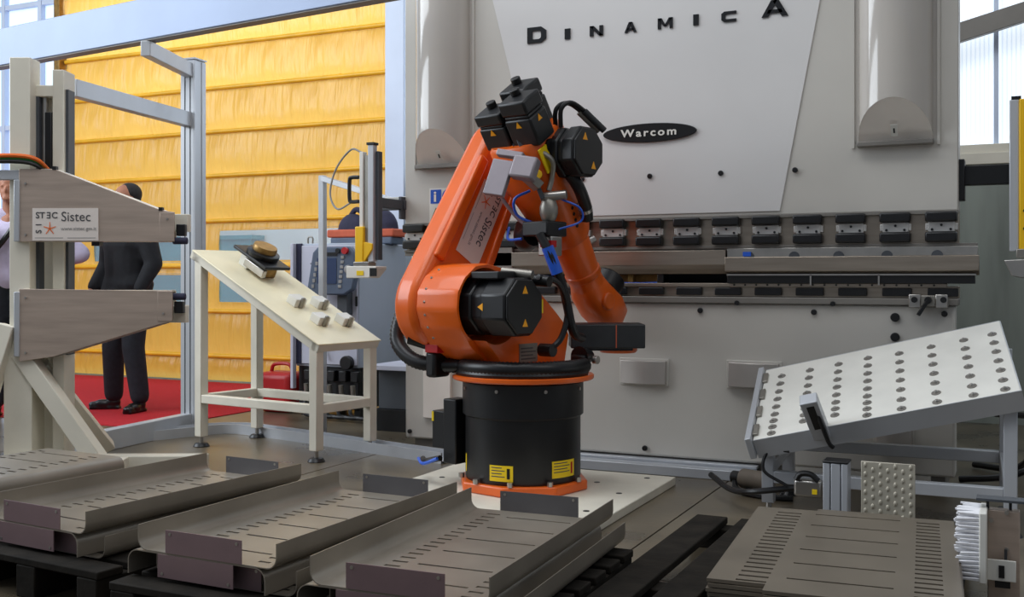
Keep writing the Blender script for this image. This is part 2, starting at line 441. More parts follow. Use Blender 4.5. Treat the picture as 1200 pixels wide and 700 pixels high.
# ================================================================== PRESS BRAKE
Y = 5.32
pb = thing('press_brake', 'large pale grey hydraulic press brake with black lettering behind the robot', 'machine', (-1.72, 5.5, 0))
def P(mb, name, m, par=pb, **k): return mb.build(name, m, par, world=True, **k)
P(MB().box(-3.2, -.24, Y, Y + .16, 1.312, 3.3), 'upper_beam', 'press', bevel=.006)
P(MB().prism([(-2.83, 3.3), (-2.316, 1.33), (-1.052, 1.33), (-.68, 3.3)], 'y', Y - .006, Y + .01), 'front_plate', 'press_light', bevel=.002)
for x in (-3.1, -.5): P(MB().box(x, x + .15, Y + .17, Y + 1.2, 0, 3.2), 'side_frame', 'press', bevel=.01)
P(MB().box(-2.95, -.5, Y + .6, Y + .68, 0.0, 3.0), 'rear_plate', 'darkgrey')
# lower bed
P(MB().box(-3.2, -.255, Y, Y + .16, .075, .872), 'lower_bed', 'press', bevel=.012)
P(MB().box(-3.15, -.3, Y + .03, Y + .5, .0, .075), 'plinth', 'ledge')
P(MB().box(-3.2, -.24, Y - .02, Y + .16, .872, .905), 'bed_ledge', 'ledge', bevel=.004)
P(MB().box(-3.2, -.24, Y + .02, Y + .16, .905, .962), 'die_rail', 'tool', bevel=.003)
P(MB().box(-3.2, -.24, Y + .02, Y + .15, 1.15, 1.312), 'clamp_rail', 'tool', bevel=.003)
P(MB().box(-3.2, -.24, Y - .012, Y + .02, 1.298, 1.314), 'beam_edge', 'ledge', bevel=.002)
P(MB().box(-2.72, -1.16, Y - .12, Y - .02, 0, .05).box(-2.72, -1.16, Y - .03, Y + .03, .05, .066), 'base_strip', 'alu', bevel=.004)
P(MB().prism([(-1.0, .02), (-.42, .02), (-.36, .045), (-.36, .075), (-1.0, .075)], 'y', Y - .0, Y + .1), 'bed_toe', 'press')
# clamps
cl0 = None; lc0 = None
for i in range(15):
    x = -3.2 + i * .2012
    if cl0 is None:
        cl0 = P(MB().box(x + .012, x + .128, Y - .008, Y + .02, 1.215, 1.262).box(x, x + .14, Y - .004, Y + .02, 1.222, 1.255), 'clamp', 'clamp_white', bevel=.003)
        def sub(mb, name, m, **k):
            o = mb.build(name, m, pb, world=True, **k); o.parent = cl0; return o
        sub(MB().box(x, x + .138, Y - .035, Y + .02, 1.262, 1.308), 'clamp_jaw', 'rubber', bevel=.008)
        sub(MB().box(x, x + .138, Y - .035, Y + .02, 1.168, 1.214), 'clamp_jaw', 'rubber', bevel=.008)
        b = MB()
        for dx, dz in ((.07, 1.246), (.03, 1.226), (.11, 1.226)): b.cyl((x + dx, Y - .012, dz), (x + dx, Y, dz), .006, n=10)
        sub(b, 'clamp_screws', 'black')['kind'] = 'stuff'
        lc0 = P(MB().box(x + .01, x + .142, Y - .006, Y + .03, .914, .952), 'die_clamp', 'rubber', bevel=.004)
    else:
        c = put(cl0, pb, (i * .2012, 0, 0))
        for ch in list(cl0.children): put(ch, c)
        put(lc0, pb, (i * .2012, 0, 0))
# punch: left section thinner, right section taller and longer than the machine
P(MB().box(-3.2, -.16, Y - .01, Y + .06, 1.148, 1.162).box(-3.2, -.24, Y + .0, Y + .06, 1.128, 1.148), 'punch_holder', 'ledge', bevel=.002)
P(MB().prism([(Y - .03, 1.14), (Y + .03, 1.14), (Y + .03, 1.04), (Y + .012, 1.02), (Y - .03, 1.066)], 'x', -3.05, -1.318), 'punch', 'tool', bevel=.002)
P(MB().box(-1.312, -.158, Y - .02, Y + .04, 1.104, 1.148), 'punch_adapter', 'steel', bevel=.002)
P(MB().prism([(Y - .045, 1.104), (Y + .03, 1.104), (Y + .03, 1.03), (Y + .0, 1.012), (Y - .045, 1.034)], 'x', -1.318, -.152), 'punch', 'tool', bevel=.003)
for x in (-1.2, -.98, -.77, -.55, -.33):
    P(MB().prism(circ((x, 1.104), .026, 0, 180, 8), 'y', Y - .026, Y - .018), 'punch_lug', 'darkgrey')
P(MB().box(-1.23, -1.19, Y - .03, Y - .02, 1.108, 1.13), 'blue_tag', 'blue')
# dies: dark blocks with bright separators
for a, b in ((-1.31, -.905), (-.895, -.59), (-.582, -.17)):
    P(MB().box(a, b, Y - .028, Y + .06, .974, 1.012), 'die', 'black', bevel=.002)
P(MB().box(-1.31, -.165, Y - .034, Y + .06, 1.012, 1.02), 'die_edge', 'steel')
for x in (-.9, -.586): P(MB().box(x - .004, x + .004, Y - .034, Y + .05, .966, 1.016), 'die_divider', 'steel')
P(MB().box(-3.1, -.29, Y - .0, Y + .08, .956, .974), 'die_holder', 'tool', bevel=.002)
b = MB()
for i in range(18): b.cyl((-1.28 + i * .055, Y - .004, .966), (-1.28 + i * .055, Y + .01, .966), .005, n=8)
P(b, 'die_screws', 'black')['kind'] = 'stuff'
# back gauge seen in the open left half
g = P(MB().box(-1.98, -1.7, Y + .1, Y + .2, .975, 1.02).box(-1.86, -1.83, Y + .05, Y + .2, .96, 1.03), 'back_gauge', 'brass', bevel=.003)
P(MB().tube([(-2.2, Y + .05, 1.0), (-1.95, Y + .04, .975), (-1.8, Y + .04, .97), (-1.68, Y + .05, .975)], .008), 'gauge_hose', 'blue')
P(MB().box(-1.69, -1.655, Y + .02, Y + .12, .95, 1.045), 'gauge_stop', 'black', bevel=.004)
P(MB().box(-1.99, -1.68, Y + .02, Y + .1, 1.025, 1.05), 'gauge_rail', 'black', bevel=.003)
P(MB().box(-2.72, -2.5, Y - .03, Y + .03, .87, 1.17), 'guard_plate', 'ledge', bevel=.004)

# half-round cylinder covers with arched sloping caps
def cover(cx, wide):
    c = (cx, Y + .01); r = .165
    prof = [(cx - .19, Y - .005)] + [(cx - .165, Y - .005)] + [(cx + r * math.cos(R(180 - 9 * i)), Y - .005 - .15 * math.sin(R(180 - 9 * i))) for i in range(21)] + [(cx + .165, Y - .005), (cx + .19, Y - .005)]
    n = len(prof); vs = []; fs = []
    zt = 3.28
    for x, y in prof:
        # the cap is cut along a slope: the cover's foot rises towards the front
        dep = (Y - y) / .15
        vs.append((x, y, 1.645 + .18 * dep)); vs.append((x, y, zt))
    for i in range(n - 1): fs.append((2 * i, 2 * i + 2, 2 * i + 3, 2 * i + 1))
    o = P(MB().add(vs, fs), 'cylinder_cover', 'press_gloss', smooth=50)
    # sloped end cap
    vs2 = [(x, y + .001, z) for (x, y, z) in [vs[2 * i] for i in range(n)]]
    k = len(vs2); vs2 = vs2 + [(x, Y, 1.640) for (x, y, z) in vs2]
    fs2 = [tuple(range(1, k - 1))] + [(i, i + 1, k + i + 1, k + i) for i in range(1, k - 2)]
    e = MB().add(vs2, [tuple(range(1, k - 1))]).build('end_cap', 'cap', pb, world=True); e.parent = o
    b = MB().box(cx - .17, cx + .17, Y - .05, Y, 1.622, 1.646).build('cover_foot', 'ledge', pb, world=True, bevel=.004); b.parent = o
    XC = frame((cx, Y - .060, 1.690), (1, 0, 0), (0, -.155, .185))
    s = MB().box(-.015, .015, -.032, .032, 0, .002, XC).build('cap_sticker', 'white', pb, world=True); s.parent = o
    q = MB().box(-.004, .004, -.014, .012, .002, .003, XC).build('cap_sticker_mark', 'letter', pb, world=True); q.parent = o
    for sx in (-1, 1):
        f_ = MB().box(cx + sx * .19 - .006, cx + sx * .19 + .006, Y - .012, Y, 1.62, zt).build('cover_flange', 'press', pb, world=True); f_.parent = o
cover(-2.94, 1); cover(-.515, 1)

# lettering and plaque
XF = lambda x, z, y=Y - .008: frame((x, y, z), (1, 0, 0), (0, 0, 1))
GL = {
 'I': [[(0, 0), (1, 0), (1, 1), (0, 1)]],
 'N': [[(0, 0), (.27, 0), (.27, 1), (0, 1)], [(.73, 0), (1, 0), (1, 1), (.73, 1)], [(0, 1), (.3, 1), (1, 0), (.7, 0)]],
 'A': [[(0, 0), (.25, 0), (.6, 1), (.36, 1)], [(1, 0), (.75, 0), (.4, 1), (.64, 1)], [(.2, .2), (.8, .2), (.74, .42), (.26, .42)]],
 'M': [[(0, 0), (.21, 0), (.21, 1), (0, 1)], [(.79, 0), (1, 0), (1, 1), (.79, 1)], [(0, 1), (.26, 1), (.58, .2), (.42, .2)], [(1, 1), (.74, 1), (.42, .2), (.58, .2)]]}
def ring(o, i, closed):
    n = len(o); return [[o[k], o[(k + 1) % n], i[(k + 1) % n], i[k]] for k in range(n if closed else n - 1)]
GL['D'] = ring([(0, 0), (.74, 0), (1, .24), (1, .76), (.74, 1), (0, 1)], [(.27, .24), (.64, .24), (.73, .33), (.73, .67), (.64, .76), (.27, .76)], True)
GL['C'] = ring([(1, 0), (.2, 0), (0, .2), (0, .8), (.2, 1), (1, 1)], [(1, .26), (.34, .26), (.27, .34), (.27, .66), (.34, .74), (1, .74)], False)
for ch, x, wd, hgt, z0 in (('D', -2.417, .112, .087, 2.281), ('I', -2.196, .032, .056, 2.285), ('N', -2.052, .075, .054, 2.286), ('A', -1.857, .066, .054, 2.286),
                          ('M', -1.676, .08, .055, 2.287), ('I', -1.488, .028, .055, 2.288), ('C', -1.343, .075, .053, 2.288), ('A', -1.141, .13, .082, 2.291)):
    b = MB()
    for q in GL[ch]: b.prism([(x + a * wd, z0 + c * hgt) for a, c in q], 'y', Y - .013, Y - .004)
    P(b, 'letter', 'letter')
pl = P(MB().prism([(-1.722 + .252 * math.cos(2 * PI * i / 48), 1.754 + .049 * math.sin(2 * PI * i / 48)) for i in range(48)], 'y', Y - .02, Y), 'plaque', 'letter', bevel=.002)
o = text('Warcom', 'plaque_text', 'white', pl, Matrix.Translation((1.72, -5.5, 0)) @ XF(-1.722, 1.737, Y - .0215), .055, wide=1.25, bold=.0012, align='CENTER', space=1.3)
for x in (-2.096, -1.72, -1.347, -.979): P(MB().cyl((x, Y - .016, 1.529), (x, Y, 1.529), .0135, n=16), 'bolt_cap', 'letter', bevel=.003)
for x, z, r in ((-1.453, .835, .014), (-.889, .834, .014), (-.516, .815, .021), (-.516, .722, .021), (-.3, .834, .014), (-1.748, .084 + .03, .014), (-3.165, .115, .013), (-2.3, .835, .014)):
    P(MB().cyl((x, Y - .014, z), (x, Y, z), r, n=16), 'bolt_cap', 'letter', bevel=.003)
for x in (-1.261, -.797, -2.0): P(MB().cyl((x, Y - .03, .876), (x, Y - .01, .876), .012, n=12), 'ledge_pin', 'letter')
# curved brushed boxes on the bed
for x0, x1, z0, z1 in ((-1.885, -1.618, .45, .572), (-1.318, -1.042, .456, .578), (-.612, -.432, .2, .30), (-3.067, -2.889, .2, .62)):
    if x0 < -3:
        P(MB().box(x0, x1, Y - .025, Y, z0, z1), 'bed_panel', 'cap', bevel=.004)
        continue
    xm = (x0 + x1) / 2; hw = (x1 - x0) / 2 - .012
    arc = [(xm + hw * (i / 5 - 1), Y - .03 - .022 * math.cos((i / 5 - 1) * PI / 2)) for i in range(11)]
    h = P(MB().prism([(x0, Y), (x1, Y), (x1, Y - .008), (x0, Y - .008)], 'z', z0 - .01, z1 + .01), 'bed_box', 'press', bevel=.003)
    h2 = MB().prism([(x0 + .012, Y)] + arc + [(x1 - .012, Y)], 'z', z0, z1).build('bed_box_face', 'box_face', pb, world=True, bevel=.004); h2.parent = h
P(MB().box(-2.78, -2.74, Y - .01, Y + .02, .075, .872), 'bed_seam', 'cap', bevel=.003)
# clamp block with handle, right
cb = P(MB().box(-.4, -.335, Y - .07, Y - .03, .868, .92), 'clamp_block', 'steel_dull', bevel=.004)
for x in (-.45, -.335):
    b = MB().box(x, x + .052, Y - .075, Y - .03, .862, .925).build('clamp_cheek', 'steel', pb, world=True, bevel=.004); b.parent = cb
b = MB().cyl((-.365, Y - .1, .898), (-.365, Y - .06, .898), .016, n=14).bar((-.365, Y - .1, .898), (-.405, Y - .12, .83), .014, .014).build('clamp_lever', 'black', pb, world=True); b.parent = cb
for x in (-.425, -.3):
    b = MB().cyl((x, Y - .085, .9), (x, Y - .074, .9), .014, n=14).build('clamp_knob', 'black', pb, world=True); b.parent = cb
P(MB().box(-.45, -.28, Y - .03, Y, .872, .91), 'clamp_mount', 'steel_dull')
# safety stickers
sg = P(MB().box(-3.035, -2.76, Y - .004, Y, 1.318, 1.512), 'safety_sticker', 'white')
def sk(mb, name, m):
    o = mb.build(name, m, pb, world=True); o.parent = sg; return o
sk(MB().box(-3.027, -2.958, Y - .006, Y - .004, 1.425, 1.504), 'blue_square', 'bluesign')
t = text('i', 'info_mark', 'white', sg, Matrix.Translation((1.72, -5.5, 0)) @ frame((-3.008, Y - .0075, 1.437), (1, 0, 0), (.25, 0, 1)), .085, bold=.002, depth=.0005, wide=1.2)
sk(MB().cyl((-2.91, Y - .006, 1.464), (-2.91, Y - .004, 1.464), .042, n=28), 'blue_disc', 'bluesign')
sk(MB().box(-2.927, -2.893, Y - .008, Y - .006, 1.437, 1.5), 'booklet_mark', 'white')
for x in (-2.992, -2.905):
    sk(MB().prism([(x - .037, 1.328), (x + .037, 1.328), (x, 1.402)], 'y', Y - .0055, Y - .004), 'triangle_border', 'letter')
    sk(MB().prism([(x - .03, 1.332), (x + .03, 1.332), (x, 1.392)], 'y', Y - .007, Y - .0055), 'triangle', 'yellow')
    sk(MB().box(x - .003, x + .003, Y - .008, Y - .007, 1.346, 1.374).cyl((x, Y - .008, 1.339), (x, Y - .007, 1.339), .004, n=8), 'exclamation', 'letter')
# light-guard brackets on the machine sides
P(MB().box(-3.42, -3.19, 5.3, 5.34, 1.395, 1.45).box(-3.22, -3.2, 5.28, 5.36, 1.34, 1.47), 'side_bracket', 'darkgrey', bevel=.004)
P(MB().box(-.24, .02, 5.36, 5.42, 1.43, 1.52).box(-.245, -.215, 5.34, 5.44, 1.36, 1.55), 'side_bracket', 'black', bevel=.004)

# ================================================================== ROBOT
bp_ = thing('base_plate', 'white steel floor plate bolted under the orange robot', 'plate', (-2.05, 4.4, 0))
MB().box(-2.62, -1.485, 3.85, 4.99, 0, .04).build('plate', 'offwhite_plate', bp_, bevel=.004, world=True)
for x, y in ((-1.6, 4.1), (-1.6, 4.5), (-1.6, 4.9), (-1.75, 4.3), (-1.78, 4.7), (-2.5, 4.9), (-2.5, 4.5), (-2.5, 4.2), (-1.9, 3.95)):
    MB().cyl((x, y, .038), (x, y, .0415), .014, n=12).build('plate_hole', 'black', bp_, world=True)

rb = thing('industrial_robot', 'orange six-axis industrial robot arm with black motors on a black round pedestal', 'robot', (-2.061, 4.479, 0.0405), -14.7)
ZB = -.04                                   # part coordinates below are height above the floor
def Q(mb, name, m, par=None, **k):
    mb.v = [(x, y, z + ZB) for x, y, z in mb.v]
    o = mb.build(name, m, rb, **k)
    if par is not None: o.parent = par
    return o
# pedestal
fo = Q(MB().prism([(.30 * math.cos(R(22.5 + 45 * i)) * 1.02, .30 * math.sin(R(22.5 + 45 * i)) * 1.02) for i in range(8)], 'z', .04, .085), 'base_flange', 'orange', bevel=.008)
ped = Q(MB().lathe([(.0, .085), (.262, .085), (.266, .1), (.266, .37), (.279, .38), (.279, .525), (.272, .537), (0, .537)], n=56), 'pedestal', 'black', smooth=30)
for t in (-165, -120, -75, -30, 15): Q(MB().cyl((.27 * math.cos(R(t)), .27 * math.sin(R(t)), .50), (.284 * math.cos(R(t)), .284 * math.sin(R(t)), .50), .008, n=10), 'pedestal_bolt', 'steel', ped)
for t in range(-170, 20, 36): Q(MB().cyl((.285 * math.cos(R(t)), .285 * math.sin(R(t)), .085), (.285 * math.cos(R(t)), .285 * math.sin(R(t)), .105), .013, n=6), 'flange_bolt', 'steel', fo)
def label_on_cyl(t0, t1, z0, z1, r=.2675):
    vs = []; n = 8
    for i in range(n + 1):
        t = R(t0 + (t1 - t0) * i / n)
        for z in (z0, z1): vs.append((r * math.cos(t), r * math.sin(t), z))
    return MB().add(vs, [(2 * i, 2 * i + 2, 2 * i + 3, 2 * i + 1) for i in range(n)])
for t0, t1, z0, z1 in ((-84, -60, .105, .175), (-22, 8, .115, .19), (-128, -124, .12, .2)):
    l = Q(label_on_cyl(t0, t1, z0, z1), 'warning_label', 'yellow', ped)
    if t1 - t0 > 5:
        for k in range(4):
            Q(label_on_cyl(t0 + 2, t1 - (8 if k % 2 else 11), z1 - .012 - .013 * k, z1 - .008 - .013 * k, .2682), 'label_print', 'print_dark', l)
        Q(label_on_cyl(t1 - 6, t1 - 3, z0 + .012, z1 - .012, .2682), 'label_figure', 'red' if t0 > -30 else 'letter', l)
Q(MB().lathe([(0, .537), (.322, .537), (.328, .543), (.328, .556), (.322, .56), (0, .56)], n=56), 'turntable_ring', 'orange', smooth=30)
# junction box on the left flank of the pedestal
jb = Q(MB().box(-.40, -.26, -.19, -.03, .20, .375), 'junction_box', 'black', bevel=.005)
Q(MB().box(-.30, -.22, -.22, -.12, .14, .44), 'cable_gland_block', 'black', jb, bevel=.006)
Q(MB().box(-.4005, -.388, -.1925, -.18, .325, .37), 'yellow_tab', 'yellow', jb)
Q(MB().tube([(-.28, -.26, .17), (-.40, -.24, .14), (-.5, -.15, .13)], .014), 'supply_cable', 'rubber', jb)
Q(MB().tube([(-.28, -.28, .17), (-.38, -.27, .135), (-.5, -.18, .135)], .008), 'air_hose', 'blue', jb)

# rotating column with a round housing for the shoulder motor; polar profile about the shoulder axis
SB, SZ = -.237, .874
def rad(t):
    # outer radius at polar angle t (degrees, 0 = forward, 90 = up)
    poly = [(-.12, .565), (-.24, .625), (-.335, .69), (-.40, .775), (-.428, .86), (-.42, .94), (-.375, 1.005), (-.30, 1.057), (-.215, 1.066), (-.12, 1.05), (-.02, 1.0), (.075, .925), (.19, .84), (.265, .78), (.29, .73), (.24, .60), (.235, .565)]
    d = (math.cos(R(t)), math.sin(R(t))); best = .2
    n = len(poly)
    for i in range(n):
        a = (poly[i][0] - SB, poly[i][1] - SZ); b = (poly[(i + 1) % n][0] - SB, poly[(i + 1) % n][1] - SZ)
        e = (b[0] - a[0], b[1] - a[1]); den = d[0] * e[1] - d[1] * e[0]
        if abs(den) < 1e-9: continue
        s_ = (a[0] * e[1] - a[1] * e[0]) / den; u = (a[0] * d[1] - a[1] * d[0]) / den
        if s_ > 0 and -1e-6 <= u <= 1 + 1e-6: best = s_; break
    return best
N = 72
ang = [360 * i / N for i in range(N)]
rings = [(-.285, .93, None), (-.265, 1.0, None), (-.045, 1.0, None), (-.025, .97, None), (-.025, None, .172), (-.04, None, .162), (-.17, None, .158)]
vs = []
for A, k, rr in rings:
    for t in ang:
        r = rad(t) * k if rr is None else min(rr, rad(t) * .93)
        vs.append((A, SB + r * math.cos(R(t)), SZ + r * math.sin(R(t))))
fs = []
for j in range(len(rings) - 1):
    for i in range(N): fs.append((j * N + i, j * N + (i + 1) % N, (j + 1) * N + (i + 1) % N, (j + 1) * N + i))
fs.append(tuple(range(N - 1, -1, -1))); fs.append(tuple((len(rings) - 1) * N + i for i in range(N)))
col_ = Q(MB().add(vs, fs), 'rotating_column', 'orange', smooth=32)
Q(MB().lathe([(0, .56), (.27, .56), (.265, .585), (.24, .60), (0, .605)], n=48), 'column_foot', 'orange', smooth=40)
Q(MB().prism(circ((SB, SZ), .168, -118, 22, 20) + [(-.01, .985), (.08, .92), (.19, .835), (.262, .775), (.285, .725), (.245, .565), (-.16, .565)], 'x', -.10, .05), 'column_flank', 'orange', bevel=.012, seg=3)
Q(MB().box(.05, .054, -.09, .04, .615, .70), 'rating_plate', 'steel_dull', col_)
b = MB()
for k in range(4): b.box(.054, .0555, -.08, .025 - .02 * (k % 2), .628 + .016 * k, .634 + .016 * k)
Q(b, 'rating_plate_print', 'print_dark', col_)['kind'] = 'stuff'
for k in range(7):
    t = 120 + 18 * k
    Q(MB().sph((-.22, SB + rad(t) * math.cos(R(t)), SZ + rad(t) * math.sin(R(t))), .0065, 8), 'housing_bolt', 'steel', col_)
Q(MB().box(.12, .2, .20, .26, .59, .64), 'column_clamp', 'black', bevel=.01)
Q(MB().cyl((.16, .22, .63), (.16, .30, .63), .05, .03, n=18), 'hose_coupling', 'rubber')
for y, z in ((.2, .60), (.28, .615)): Q(MB().cyl((.2, y, z), (.225, y, z), .02, n=14), 'coupling_nut', 'steel', bevel=.003)

# servo motors: octagonal can, flange, connector box, warning triangles
def motor(name, L, r, parent_frame, knob=True, tri=((.5, 0),), flip=False):
    X = parent_frame
    octa = [(r * math.cos(R(22.5 + 45 * i)), r * math.sin(R(22.5 + 45 * i))) for i in range(8)]
    octb = [(.93 * a, .93 * b) for a, b in octa]
    can = Q(MB().prism(octa, 'z', 0, L * .45, X).prism(octb, 'z', L * .44, L * .62, X).prism(octa, 'z', L * .61, L, X), name, 'motor', bevel=.008)
    Q(MB().prism(octb, 'z', L, L + .012, X), 'motor_end_cap', 'black', can, bevel=.004)
    if knob: Q(MB().cyl(X @ Vector((r * .35, r * .2, L)), X @ Vector((r * .35, r * .2, L + .035)), .024, n=12), 'motor_plug', 'black', can, bevel=.004)
    k = r * .92
    for (u, side) in tri:
        if side == 'end':
            for s_ in (1, -1):
                c = (0 + s_ * r * .52 * u, s_ * r * .52)
                Q(MB().prism([(c[0] - .018, c[1] - .014), (c[0] + .018, c[1] - .014), (c[0], c[1] + .02)], 'z', L + .012, L + .0135, X), 'warning_triangle', 'warn', can)
        else:
            T = X @ Matrix.Rotation(R(side), 4, 'Z')
            Q(MB().prism([(-.016, L * u - .014), (.016, L * u - .014), (0, L * u + .018)], 'y', -k - .0015, -k, T), 'warning_triangle', 'warn', can)
    return can
XA2 = frame((-.16, SB, SZ), (0, 1, 0), (0, 0, 1))           # axis along +A
m2 = motor('shoulder_motor', .355, .138, XA2, knob=False, tri=((0, 'end'),))
Q(MB().prism([(.045, SZ), (.075, SZ - .017), (.075, SZ + .017)], 'y', SB - .1295, SB - .126), 'warning_triangle', 'warn', m2)
Q(MB().box(-.02, .14, SB - .1, SB + .02, SZ + .12, SZ + .155), 'motor_connector_box', 'motor', m2, bevel=.006)
Q(MB().cyl((.06, SB + .02, SZ + .155), (.2, SB + .06, SZ + .14), .02, n=14), 'connector_plug', 'steel_dull', m2)
Q(MB().cyl((.14, SB + .12, SZ + .12), (.24, SB + .13, SZ + .11), .026, n=14), 'connector_plug', 'rubber', m2)
Q(MB().tube([(.2, SB + .1, SZ + .13), (.22, SB + .22, SZ + .10), (.21, SB + .30, SZ - .02), (.2, SB + .27, SZ - .14), (.17, SB + .22, SZ - .2)], .014), 'motor_cable', 'rubber', m2)
Q(MB().cyl((.12, SB + .22, SZ - .2), (.19, SB + .22, SZ - .2), .03, n=14), 'cable_gland', 'rubber', m2)
Q(MB().box(.19, .2, SB + .12, SB + .135, SZ - .03, SZ + .03), 'yellow_strip', 'yellow', m2)

# link arm
EB, EZ = .19, 1.60
def hull2(c0, r0, c1, r1, n=18):
    d = Vector((c1[0] - c0[0], c1[1] - c0[1])); th = math.atan2(d.y, d.x); ph = math.acos((r0 - r1) / d.length)
    pts = []
    for i in range(n + 1):
        t = th + ph + (2 * PI - 2 * ph) * i / n; pts.append((c0[0] + r0 * math.cos(t), c0[1] + r0 * math.sin(t)))
    for i in range(n + 1):
        t = th - ph + (2 * ph) * i / n; pts.append((c1[0] + r1 * math.cos(t), c1[1] + r1 * math.sin(t)))
    return pts
la = Q(MB().prism(hull2((SB, SZ), .208, (EB + .02, EZ), .165), 'x', -.41, -.265), 'link_arm', 'orange', bevel=.04, seg=4)
d = Vector((0, EB - SB, EZ - SZ)).normalized(); nrm = Vector((0, -d.z, d.y))
Q(MB().cyl((-.435, SB, SZ), (-.40, SB, SZ), .15, n=40), 'shoulder_boss', 'orange', la, bevel=.02, seg=3)
mid = Vector((-.205, SB, SZ)) + d * .50
Q(MB().bar(Vector((-.262, SB, SZ)) + d * .16 + nrm * .155, Vector((-.262, SB, SZ)) + d * .74 + nrm * .13, .03, .06, up=nrm), 'arm_rib', 'orange', la, bevel=.012, seg=3)
Q(MB().bar(Vector((-.262, SB, SZ)) + d * .20 - nrm * .165, Vector((-.262, SB, SZ)) + d * .74 - nrm * .145, .03, .045, up=nrm), 'arm_rib', 'orange', la, bevel=.012, seg=3)
# sign on the arm, reading down the arm
XS = frame(Vector((-.2635, SB, SZ + ZB)) + d * .655 + nrm * .075, -d, -nrm)
sgn = MB().add([XS @ Vector(p) for p in [(0, 0, 0), (.40, 0, 0), (.40, .17, 0), (0, .17, 0), (0, 0, .002), (.40, 0, .002), (.40, .17, .002), (0, .17, .002)]],
               [(0, 1, 2, 3), (4, 5, 6, 7), (0, 1, 5, 4), (1, 2, 6, 5), (2, 3, 7, 6), (3, 0, 4, 7)]).build('arm_sign', 'sign_paper', la)
def logo(par, X, s):
    """STEC / SI with a five-ray star, then Sistec and a line of small print; unit: sign height = s"""
    def T(body, x, y, size, m, bold=0, rot=0, wide=1.0):
        text(body, 'sign_text', m, par, X @ Matrix.Translation((x * s, y * s, .0005)) @ Matrix.Rotation(R(rot), 4, 'Z'), size * s, bold=bold * s, depth=.0004, wide=wide)
    T('ST', .10, .69, .27, 'print_dark', .004)
    T('E', .575, .69, .27, 'print_dark', .004, wide=-1.0)
    T('C', .59, .69, .27, 'print_dark', .004)
    T('S', .28, .22, .25, 'print_dark', .004, 90)
    T('I', .28, .46, .25, 'print_dark', .004, 90)
    b = MB()
    for k in range(5):
        t = R(90 + 72 * k); c = Vector((.54 * s, .37 * s, .0012)); u = Vector((math.cos(t), math.sin(t), 0)); n_ = Vector((-u.y, u.x, 0))
        b.add([X @ p for p in (c + n_ * .02 * s, c + u * .2 * s + n_ * .012 * s, c + u * .2 * s - n_ * .012 * s, c - n_ * .02 * s)], [(0, 1, 2, 3)])
    st = b.build('sign_star', 'print_orange', par); st['kind'] = 'stuff'
    T('Sistec', .88, .60, .42, 'print_dark', 0, wide=.95)
    T('www.sistec.gm.it', .88, .32, .16, 'print_light')
    for k in range(2):
        MB().add([X @ Vector(p) for p in (((.08 + 1.0 * k) * s, .075 * s, .001), ((.95 + 1.0 * k) * s, .075 * s, .001), ((.95 + 1.0 * k) * s, .092 * s, .001), ((.08 + 1.0 * k) * s, .092 * s, .001))], [(0, 1, 2, 3)]).build('sign_small_print', 'print_light', par)
logo(sgn, XS @ Matrix.Translation((0, 0, .002)), .17)

# elbow housing and forearm, built along the forearm direction u (down and forward)
FB, FZ = .133, 1.55
u = Vector((0, .67 - FB, .772 - FZ)).normalized(); vv = Vector((1, 0, 0)); ww = u.cross(vv).normalized()      # ww: up/forward side
def FA(t, a, c): return Vector((a, FB, FZ)) + u * t + ww * c
def fx(t, a, c): return frame(FA(t, a, c), (1, 0, 0), ww)     # local z = x cross y
AC = .0
def sect(t, ha, hc, k=.35, ca=0, cc=0):
    """octagon-like rounded section"""
    pts = []
    for i in range(32):
        th = 2 * PI * i / 32; c, s = math.cos(th), math.sin(th)
        e = 2 / (2 + 2.2 * (1 - k)) if k < 1 else 1
        pts.append(FA(t, ca + ha * math.copysign(abs(c) ** e, c), cc + hc * math.copysign(abs(s) ** e, s)))
    return pts
def loft(secs):
    vs = []; fs = []
    for s in secs: vs += s
    n = len(secs[0])
    for j in range(len(secs) - 1):
        for i in range(n): fs.append((j * n + i, j * n + (i + 1) % n, (j + 1) * n + (i + 1) % n, (j + 1) * n + i))
    fs.append(tuple(range(n - 1, -1, -1))); fs.append(tuple((len(secs) - 1) * n + i for i in range(n)))
    return MB().add(vs, fs)
ca = -.03
el = Q(loft([sect(-.15, .14, .145, .1, ca), sect(-.13, .15, .16, .1, ca), sect(.05, .155, .16, .1, ca), sect(.22, .14, .13, .2, ca + .005), sect(.36, .118, .118, .5, ca + .01),
             sect(.42, .108, .108, .9, ca + .01), sect(.44, .098, .098, 1, ca + .01)]), 'elbow_housing', 'orange', smooth=40)
fa = Q(loft([sect(.42, .094, .094, 1, ca + .01), sect(.44, .097, .096, 1, ca + .01), sect(.62, .086, .086, 1, ca + .01), sect(.625, .092, .092, 1, ca + .01), sect(.65, .092, .092, 1, ca + .01),
             sect(.66, .084, .084, 1, ca + .01), sect(.72, .086, .084, .8, ca + .01)]), 'forearm_tube', 'orange', smooth=40)
wr_ = Q(loft([sect(.70, .084, .082, .8, ca + .01), sect(.75, .094, .09, .6, ca + .01), sect(.86, .10, .105, .5, ca + .02, -.025), sect(.95, .085, .10, .7, ca + .02, -.05), sect(1.0, .05, .07, 1, ca + .02, -.055)]), 'wrist', 'orange', smooth=45)
Q(MB().cyl(FA(.82, ca - .0, -.10), FA(.80, ca + .0, -.19), .085, n=28), 'wrist_drive_cover', 'rubber', wr_, bevel=.01)
Q(MB().cyl(FA(.50, ca + .06, -.07), FA(.50, ca + .08, -.10), .016, n=12), 'grease_nipple', 'steel', fa)
Q(MB().cyl(FA(.80, ca + .095, .015), FA(.80, ca + .12, .015), .045, n=24), 'wrist_side_cover', 'orange', wr_, bevel=.008)
